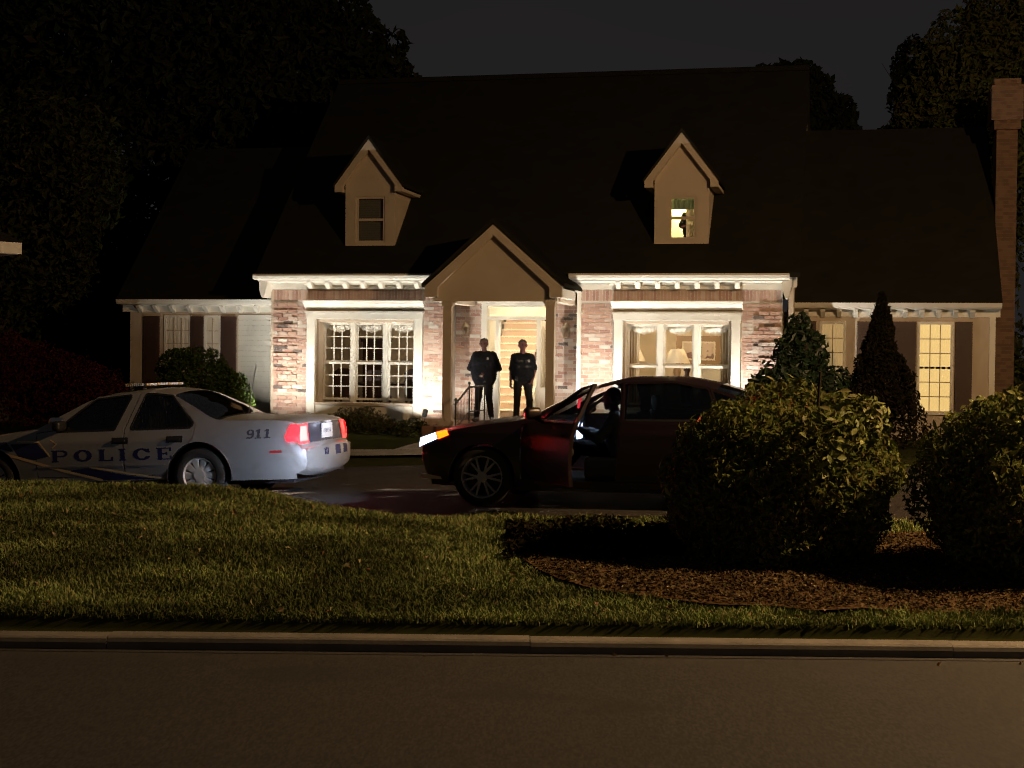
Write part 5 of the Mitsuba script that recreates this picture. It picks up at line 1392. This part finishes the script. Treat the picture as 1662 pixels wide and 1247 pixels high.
def leaf_piece():
    v = np.array([[0, 0, 0], [0.28, 0.20, 0.05], [0.62, 0.22, 0.04], [1.0, 0, -0.10], [0.62, -0.22, 0.04], [0.28, -0.20, 0.05], [0.3, 0, -0.01], [0.65, 0, -0.02]], float)
    f = np.array([[0, 6, 1], [1, 6, 7], [1, 7, 2], [2, 7, 3], [0, 5, 6], [5, 4, 7], [5, 7, 6], [4, 3, 7]])
    return trimesh.Trimesh(v - [0.5, 0, 0], f, process=False)


LEAF = leaf_piece()
LEAF_MATS = []
for i, c in enumerate(BUSH):
    mat(f'm_bush_leaf_{i}', c, 0.55, specular=0.15)
    LEAF_MATS.append(mikit.ply(LEAF, f'm_bush_leaf_{i}', smooth=True))


def bush(label, blobs, seed, n, n_single):
    k, P, Q = blob_plant('bush', label, 'bush', blobs, n, 0.075, BUSH, seed, group=None, gloss='m_bush_leaf', depth=0.42, aspect=0.52, jitter=0.7)
    rng = np.random.default_rng(seed + 50)
    # single leaves standing proud on the side that faces the street
    c0 = np.mean([b[0] for b in blobs], axis=0)
    cand = np.nonzero((Q[:, 1] < 0.25) & (P[:, 2] > 0.45))[0]
    # the outermost ones
    out = np.linalg.norm((P[cand] - c0) / np.array(blobs[0][1]), axis=1)
    cand = cand[np.argsort(-out)][:n_single * 4]
    for i in rng.choice(cand, n_single, replace=False):
        q = Q[i] / np.linalg.norm(Q[i]) + rng.normal(0, 0.5, 3)
        q /= np.linalg.norm(q)
        a = np.cross(q, rng.normal(0, 1, 3))
        a /= np.linalg.norm(a)
        b = np.cross(q, a)
        s = rng.uniform(0.07, 0.115)
        Mx = np.eye(4)
        Mx[:3, 0], Mx[:3, 1], Mx[:3, 2], Mx[:3, 3] = a * s, b * s, q * s, P[i] + Q[i] / np.linalg.norm(Q[i]) * 0.03
        scene[name(k + '__leaf')] = {**LEAF_MATS[rng.integers(0, 5)], 'to_world': T(Mx.tolist())}
    st = []
    for j in range(12):
        a = rng.uniform(0, 6.28)
        b0 = np.array([blobs[0][0][0] + math.cos(a) * 0.15, blobs[0][0][1] + math.sin(a) * 0.15, float(land(blobs[0][0][0], blobs[0][0][1])) - 0.05])
        e = np.array(blobs[j % len(blobs)][0]) + rng.normal(0, 0.3, 3)
        st.append(tube([b0, (b0 + e) / 2 + rng.normal(0, 0.08, 3), e], 0.014, 5))
    put(k + '__stem', cat(st), 'm_bark')
    # twigs poking out
    return k


bush('large rounded bush in the middle right hiding the back of the dark saloon', [((2.58, 13.65, 0.52), (0.95, 0.85, 0.92)), ((2.05, 13.7, 0.50), (0.62, 0.65, 0.66)), ((3.02, 13.6, 0.74), (0.48, 0.6, 0.62)), ((2.36, 13.6, 0.10), (0.78, 0.75, 0.55))], 21, 52000, 300)
bush('large rounded bush cut off by the right edge of the picture', [((4.50, 12.9, 0.52), (0.88, 0.80, 0.96)), ((4.12, 13.0, 0.52), (0.42, 0.55, 0.60)), ((5.0, 12.9, 0.6), (0.66, 0.7, 0.78)), ((4.68, 12.9, 0.1), (0.84, 0.75, 0.5))], 33, 46000, 290)

# ---- shrubs by the house
def world(X, Y, z):
    return tuple(hw(X, Y, z))


def conifer(label, X, Y, h, r, n, base, seed, size=0.10):
    rng = np.random.default_rng(seed)
    k = thing('evergreen_shrub', label, 'shrub')
    t = rng.random(n) ** 0.8
    a = rng.uniform(0, 6.283, n)
    c = hw(X, Y, 0)
    z0 = float(land(c[0], c[1]))
    prof = r * (1 - t) ** 1.15 * (0.55 + 0.9 * meshkit.noise(np.stack([np.cos(a) * 2 + 5, np.sin(a) * 2 + 5, t * 9], -1), seed)) + 0.03
    rr = prof * (1 - 0.4 * rng.random(n) ** 2)
    P = np.stack([c[0] + np.cos(a) * rr, c[1] + np.sin(a) * rr, z0 + 0.05 + t * h], -1)
    Q = np.stack([np.cos(a), np.sin(a), 0.4 + 0 * a], -1)
    m, col = leaves(P, Q, size, rng, tint(rng, n, base), 0.35)
    put(k + '__foliage', m, 'm_leaf', color=col)
    put(k + '__stem', tube([(c[0], c[1], z0 - 0.1), (c[0], c[1], z0 + h * 0.95)], 0.03), 'm_bark')
    return k


conifer('dark conical evergreen shrub with a thin tip in front of the right wing', 0.74, 29.6, 2.92, 0.98, 8000, [(0.021, 0.017, 0.008), (0.016, 0.015, 0.008)], 41, 0.13)
blob_plant('magnolia_shrub', 'glossy dark shrub with big leaves in front of the right outer pier', 'shrub', [(world(-0.95, 29.7, 1.0), (0.85, 0.8, 0.75)), (world(-0.80, 29.7, 1.75), (0.50, 0.5, 0.62)), (world(-0.85, 29.7, 2.25), (0.26, 0.26, 0.34)), (world(-1.45, 29.5, 0.95), (0.42, 0.35, 0.40)), (world(-0.25, 29.8, 1.1), (0.5, 0.5, 0.45)), (world(-0.9, 29.8, 0.4), (1.05, 0.9, 0.6))], 5200, 0.17, [(0.030, 0.055, 0.026), (0.022, 0.04, 0.02), (0.045, 0.07, 0.04)], 43, gloss='m_gloss_leaf', aspect=0.48)
blob_plant('rounded_shrub', 'dark rounded shrub left of the brick pier, its right side lit bright green', 'shrub', [(world(-13.65, 29.9, 0.95), (0.80, 0.75, 0.85)), (world(-13.05, 29.95, 0.75), (0.52, 0.6, 0.70)), (world(-14.05, 29.9, 1.35), (0.45, 0.5, 0.45)), (world(-12.72, 30.1, 0.6), (0.30, 0.35, 0.62))], 9000, 0.09, [(0.040, 0.060, 0.014), (0.03, 0.05, 0.012), (0.055, 0.075, 0.02)], 47)
blob_plant('red_shrub', 'dark red leaved shrub in front of the left wing', 'shrub', [(world(-16.2, 28.0, 0.95), (1.25, 0.9, 0.85)), (world(-15.1, 28.0, 0.75), (0.8, 0.8, 0.72)), (world(-16.9, 28.0, 1.5), (0.7, 0.7, 0.6)), (world(-14.55, 28.0, 0.5), (0.55, 0.6, 0.5))], 11000, 0.08, [(0.05, 0.010, 0.011), (0.035, 0.012, 0.010), (0.06, 0.016, 0.012)], 51)
blob_plant('hosta_plant', 'leafy green plant at the left behind the police car bonnet', 'plant', [(world(-18.0, 26.4, 0.35), (0.42, 0.45, 0.40)), (world(-17.5, 26.3, 0.55), (0.36, 0.4, 0.42)), (world(-17.55, 26.3, 0.15), (0.5, 0.4, 0.35))], 420, 0.20, [(0.12, 0.20, 0.09), (0.09, 0.17, 0.07)], 53, aspect=0.7)
for i, (X_, r_, lab) in enumerate(((-11.3, 0.42, 'low dark shrub under the left end of the left bay window'), (-10.45, 0.50, 'low dark shrub under the middle of the left bay window'), (-9.6, 0.46, 'low dark shrub under the right end of the left bay window'))):
    blob_plant('low_shrub', lab, 'shrub', [(world(X_, 30.1, 0.10), (r_, 0.4, 0.32)), (world(X_ + 0.25, 30.0, 0.08), (r_ * 0.7, 0.4, 0.26))], 1500, 0.07, [(0.05, 0.055, 0.02), (0.06, 0.05, 0.025)], 57 + i)
blob_plant('ball_shrub', 'round clipped shrub in front of the panel under the left bay window', 'shrub', [(world(-10.3, 30.85, 0.12), (0.62, 0.34, 0.42))], 3600, 0.06, [(0.05, 0.055, 0.02), (0.06, 0.05, 0.025)], 66, depth=0.5)
blob_plant('low_shrub', 'low dark shrub at the foot of the left porch column', 'shrub', [(world(-8.6, 29.4, 0.10), (0.4, 0.35, 0.28))], 900, 0.07, [(0.05, 0.055, 0.02)], 62)

# ---- trees
DARK = [(0.022, 0.027, 0.015), (0.018, 0.023, 0.012), (0.027, 0.030, 0.015)]


def tree(label, x, y, h, blobs, n, seed, size=0.34, base=DARK, group=None, r=0.28, holes=0.20):
    return blob_plant('tree', label, 'tree', [((x + c[0], y + c[1], c[2]), r_) for c, r_ in blobs], n, size, base, seed, group, trunk(x, y, h, r, seed + 5), depth=0.75, part='crown', holes=holes)


tree('huge dark tree filling the top left corner', -13.5, 44.0, 13, [((0, 0, 12.5), (5.0, 4, 4.5)), ((-4, 1, 9.5), (4, 3.5, 4)), ((3.4, 0, 11.0), (3.3, 3, 3.6)), ((5.0, 0.5, 8.5), (2.6, 2.5, 2.8)), ((0, 0, 16.5), (5.5, 4, 3.5)), ((0, -0.5, 6.5), (4.5, 3, 3))], 60000, 71)
tree('dark tree leaning over the left end of the main roof', -6.0, 46.0, 10, [((0, 0, 10.3), (2.6, 2.5, 2.3)), ((1.9, 0, 9.0), (1.9, 2, 1.6)), ((-1.8, 0, 11.9), (2.2, 2.2, 2.4)), ((0, 0, 7.8), (3, 2.2, 2))], 28000, 73)
tree('dark tree behind the neighbouring house at the left edge', -20.0, 43.0, 13, [((0, 0, 11.0), (4.5, 4, 5.5)), ((2.5, -2, 7.0), (4, 3, 3.8)), ((-1, 0, 15.5), (4.5, 4, 4.0)), ((3.5, -2, 4.0), (4, 2.5, 2.6))], 46000, 75, r=0.35)
tree('dark small tree left of the left wing', -12.3, 35.5, 6, [((0, 0, 4.6), (2.6, 2, 2.4)), ((-2.3, 0, 3.6), (2.0, 2, 2.0)), ((1.2, 0, 6.2), (1.8, 1.8, 1.7)), ((-1.4, 0, 1.8), (2.2, 1.6, 1.7))], 26000, 76, size=0.22, base=[(0.032, 0.034, 0.014), (0.026, 0.03, 0.012)])
tree('round dark tree behind the right end of the main roof ridge', 9.0, 49.5, 9.5, [((0, 0, 10.2), (1.5, 1.5, 1.3)), ((1.3, 0, 9.3), (1.2, 1.4, 1.3)), ((-1.4, 0, 10.1), (1.2, 1.4, 0.9)), ((0.4, 0, 8.2), (2, 1.6, 1.2))], 16000, 77)
tree('tall greenish tree in the top right corner', 17.2, 47.5, 13, [((0, 0, 12.4), (3.0, 3, 3.0)), ((-2.4, 0, 10.6), (2.2, 2.2, 2.2)), ((1.5, 0, 15.0), (3.6, 3, 3.0)), ((-3.6, 0.5, 9.2), (1.4, 1.5, 1.7)), ((1.2, 0, 9.0), (3.2, 2.4, 2.2))], 40000, 79, size=0.26, base=[(0.09, 0.10, 0.035), (0.07, 0.08, 0.03), (0.10, 0.10, 0.04)])
tree('slim dark tree standing in the gap of sky right of the ridge', 13.0, 49.0, 10, [((0, 0, 10.6), (0.75, 0.8, 1.6)), ((0.9, 0, 10.3), (0.9, 0.8, 1.7)), ((0.2, 0, 8.6), (1.4, 1.2, 1.2))], 11000, 81, size=0.22, r=0.14)
tree('dark bushy tree standing low behind the red shrub', -10.9, 41.5, 5, [((0, 0, 3.4), (2.6, 2, 2.3)), ((1.6, 0, 2.2), (2.0, 1.8, 2.0)), ((-2.2, 0, 2.6), (2.4, 2, 2.4))], 22000, 85, size=0.24)
tree('dark tree right of the brick chimney', 10.5, 36.5, 5, [((0.3, 0, 3.4), (1.7, 1.6, 2.6)), ((0.9, 0, 6.2), (1.6, 1.6, 2.4)), ((0.3, -0.5, 1.2), (1.7, 1.4, 1.4))], 18000, 83, size=0.2, base=[(0.05, 0.06, 0.02), (0.04, 0.045, 0.018)])

# ---- grass, ground cover and mulch
rng = np.random.default_rng(90)
n = 240000
gx = rng.uniform(-6.6, 6.0, n)
gy = YK + 0.29 + rng.random(n) ** 1.25 * 7.8
ok = (gy < drive_front(gx) - 0.02 + 0.05 * np.sin(gx * 9)) & ~in_mulch(gx, gy) & (np.abs(gx / gy) < 0.37) & (gx < 5.6)
gx, gy = gx[ok], gy[ok]
n = len(gx)
clump = meshkit.noise(np.stack([gx * 2.6, gy * 2.6, 0 * gx], -1), 4)
fine = meshkit.noise(np.stack([gx * 9, gy * 9, 0 * gx], -1), 8)
hgt = (0.020 + 0.028 * clump + 0.026 * fine) * rng.uniform(0.6, 1.4, n)
gz = land(gx, gy) + 0.03 * (meshkit.noise(np.stack([gx * 1.6, gy * 1.6, 0 * gx], -1)) - 0.5) - 0.012
a = rng.uniform(0, 6.283, n)
w = rng.uniform(0.004, 0.009, n)
ln = rng.normal(0, 0.45, (n, 2)) * hgt[:, None]
base = np.stack([gx, gy, gz], -1)
dv = np.stack([np.cos(a) * w, np.sin(a) * w, 0 * a], -1)
tip = base + np.stack([ln[:, 0], ln[:, 1], hgt], -1)
mid = (base + tip) / 2 + np.stack([-ln[:, 0], -ln[:, 1], hgt * 0.3], -1) * 0.25
v = np.stack([base - dv, base + dv, mid + dv * 0.7, mid - dv * 0.7, tip], 1).reshape(-1, 3)
i = np.arange(n)[:, None] * 5
col = tint(rng, n, [(0.20, 0.235, 0.085), (0.17, 0.22, 0.075), (0.24, 0.245, 0.105), (0.13, 0.165, 0.06)], 0.3) * (0.65 + 0.6 * clump[:, None]) * (0.62 + 0.85 * sstep(0.25, 0.72, meshkit.noise(np.stack([gx * 0.8, gy * 2.1, 0 * gx], -1), 12)))[:, None]
put('lawn', trimesh.Trimesh(v, np.vstack([i + [0, 1, 2], i + [0, 2, 3], i + [3, 2, 4]]), process=False), 'm_leaf', color=np.repeat(col, 5, axis=0))
tag('lawn', 'rough grass of the front lawn sloping down to the kerb', 'grass', kind='stuff')

# the planting bed: bark mulch in chips, on a sheet of its own
us, vs = np.linspace(0, 1, 60), np.linspace(0, 1, 26)
P = []
for x in np.linspace(-0.05, 9.0, 60):
    lo, hi = mulch_edge(x)
    y = lo - 0.03 + (hi - lo + 0.06) * vs
    P.append(np.stack([np.full(26, x), y, land(np.full(26, x), y) + 0.012 + 0.03 * meshkit.noise(np.stack([np.full(26, x) * 3, y * 3, 0 * y], -1), 2)], -1))
put('mulch_bed', grid(np.stack(P)), 'm_mulch', smooth=True)
tag('mulch_bed', 'bark mulch bed under the bushes', kind='structure')
n = 30000
cx, cy = rng.uniform(-0.05, 6.2, n), rng.uniform(11.2, 15, n)
ok = in_mulch(cx, cy)
cx, cy = cx[ok], cy[ok]
n = len(cx)
P = np.stack([cx, cy, land(cx, cy) + 0.030 + 0.03 * meshkit.noise(np.stack([cx * 3, cy * 3, 0 * cx], -1), 2)], -1)
m, c = leaves(P, np.tile([0, 0, 1.0], (n, 1)), 0.048, rng, tint(rng, n, [(0.115, 0.085, 0.042), (0.08, 0.056, 0.03), (0.15, 0.115, 0.062), (0.05, 0.035, 0.02)], 0.4), 0.45, 0.1, 0.5)
put('mulch_chips', m, 'm_leaf', color=c)
tag('mulch_chips', 'loose bark chips and dead leaves on the mulch bed', 'mulch', kind='stuff')
n = 5200
cx, cy = rng.uniform(-0.05, 2.2, n), rng.uniform(13.2, 14.75, n)
ok = (cy > 13.35 + 0.12 * np.sin(cx * 5)) & (cx > 0.0 + 0.15 * np.sin(cy * 6))
cx, cy = cx[ok], cy[ok]
n = len(cx)
P = np.stack([cx, cy, land(cx, cy) + rng.random(n) ** 0.7 * (0.14 + 0.08 * meshkit.noise(np.stack([cx * 3, cy * 3, 0 * cx], -1), 6))], -1)
m, c = leaves(P, np.tile([0, -0.3, 1.0], (n, 1)), 0.08, rng, tint(rng, n, [(0.016, 0.015, 0.008), (0.022, 0.017, 0.010)], 0.4), 0.4)
put('ground_cover', m, 'm_leaf', color=c)
tag('ground_cover', 'low dark ground cover at the back of the mulch bed', 'ground cover', kind='stuff')
# a few dead leaves blown over the lawn and into the gutter
n = 420
lx, ly = rng.uniform(-5.5, 4.5, n), YK - 0.5 + rng.random(n) ** 1.1 * 6.0
ok = (ly < drive_front(lx) - 0.2) & (np.abs(lx / ly) < 0.36) & ((ly > YK + 0.3) | ((ly < YK - 0.02) & (ly > YK - 0.3 * rng.random(n))))
lx, ly = lx[ok], ly[ok]
n = len(lx)
P = np.stack([lx, ly, np.where(ly < YK, -0.438, land(lx, ly) + 0.045)], -1)
m, c = leaves(P, np.tile([0, 0, 1.0], (n, 1)), 0.055, rng, tint(rng, n, [(0.30, 0.22, 0.11), (0.20, 0.12, 0.05), (0.36, 0.30, 0.18)], 0.3), 0.6, 0.3, 0.5)
put('fallen_leaves', m, 'm_leaf', color=c)
tag('fallen_leaves', 'small dead leaves scattered on the lawn and in the gutter', 'leaves', kind='stuff')
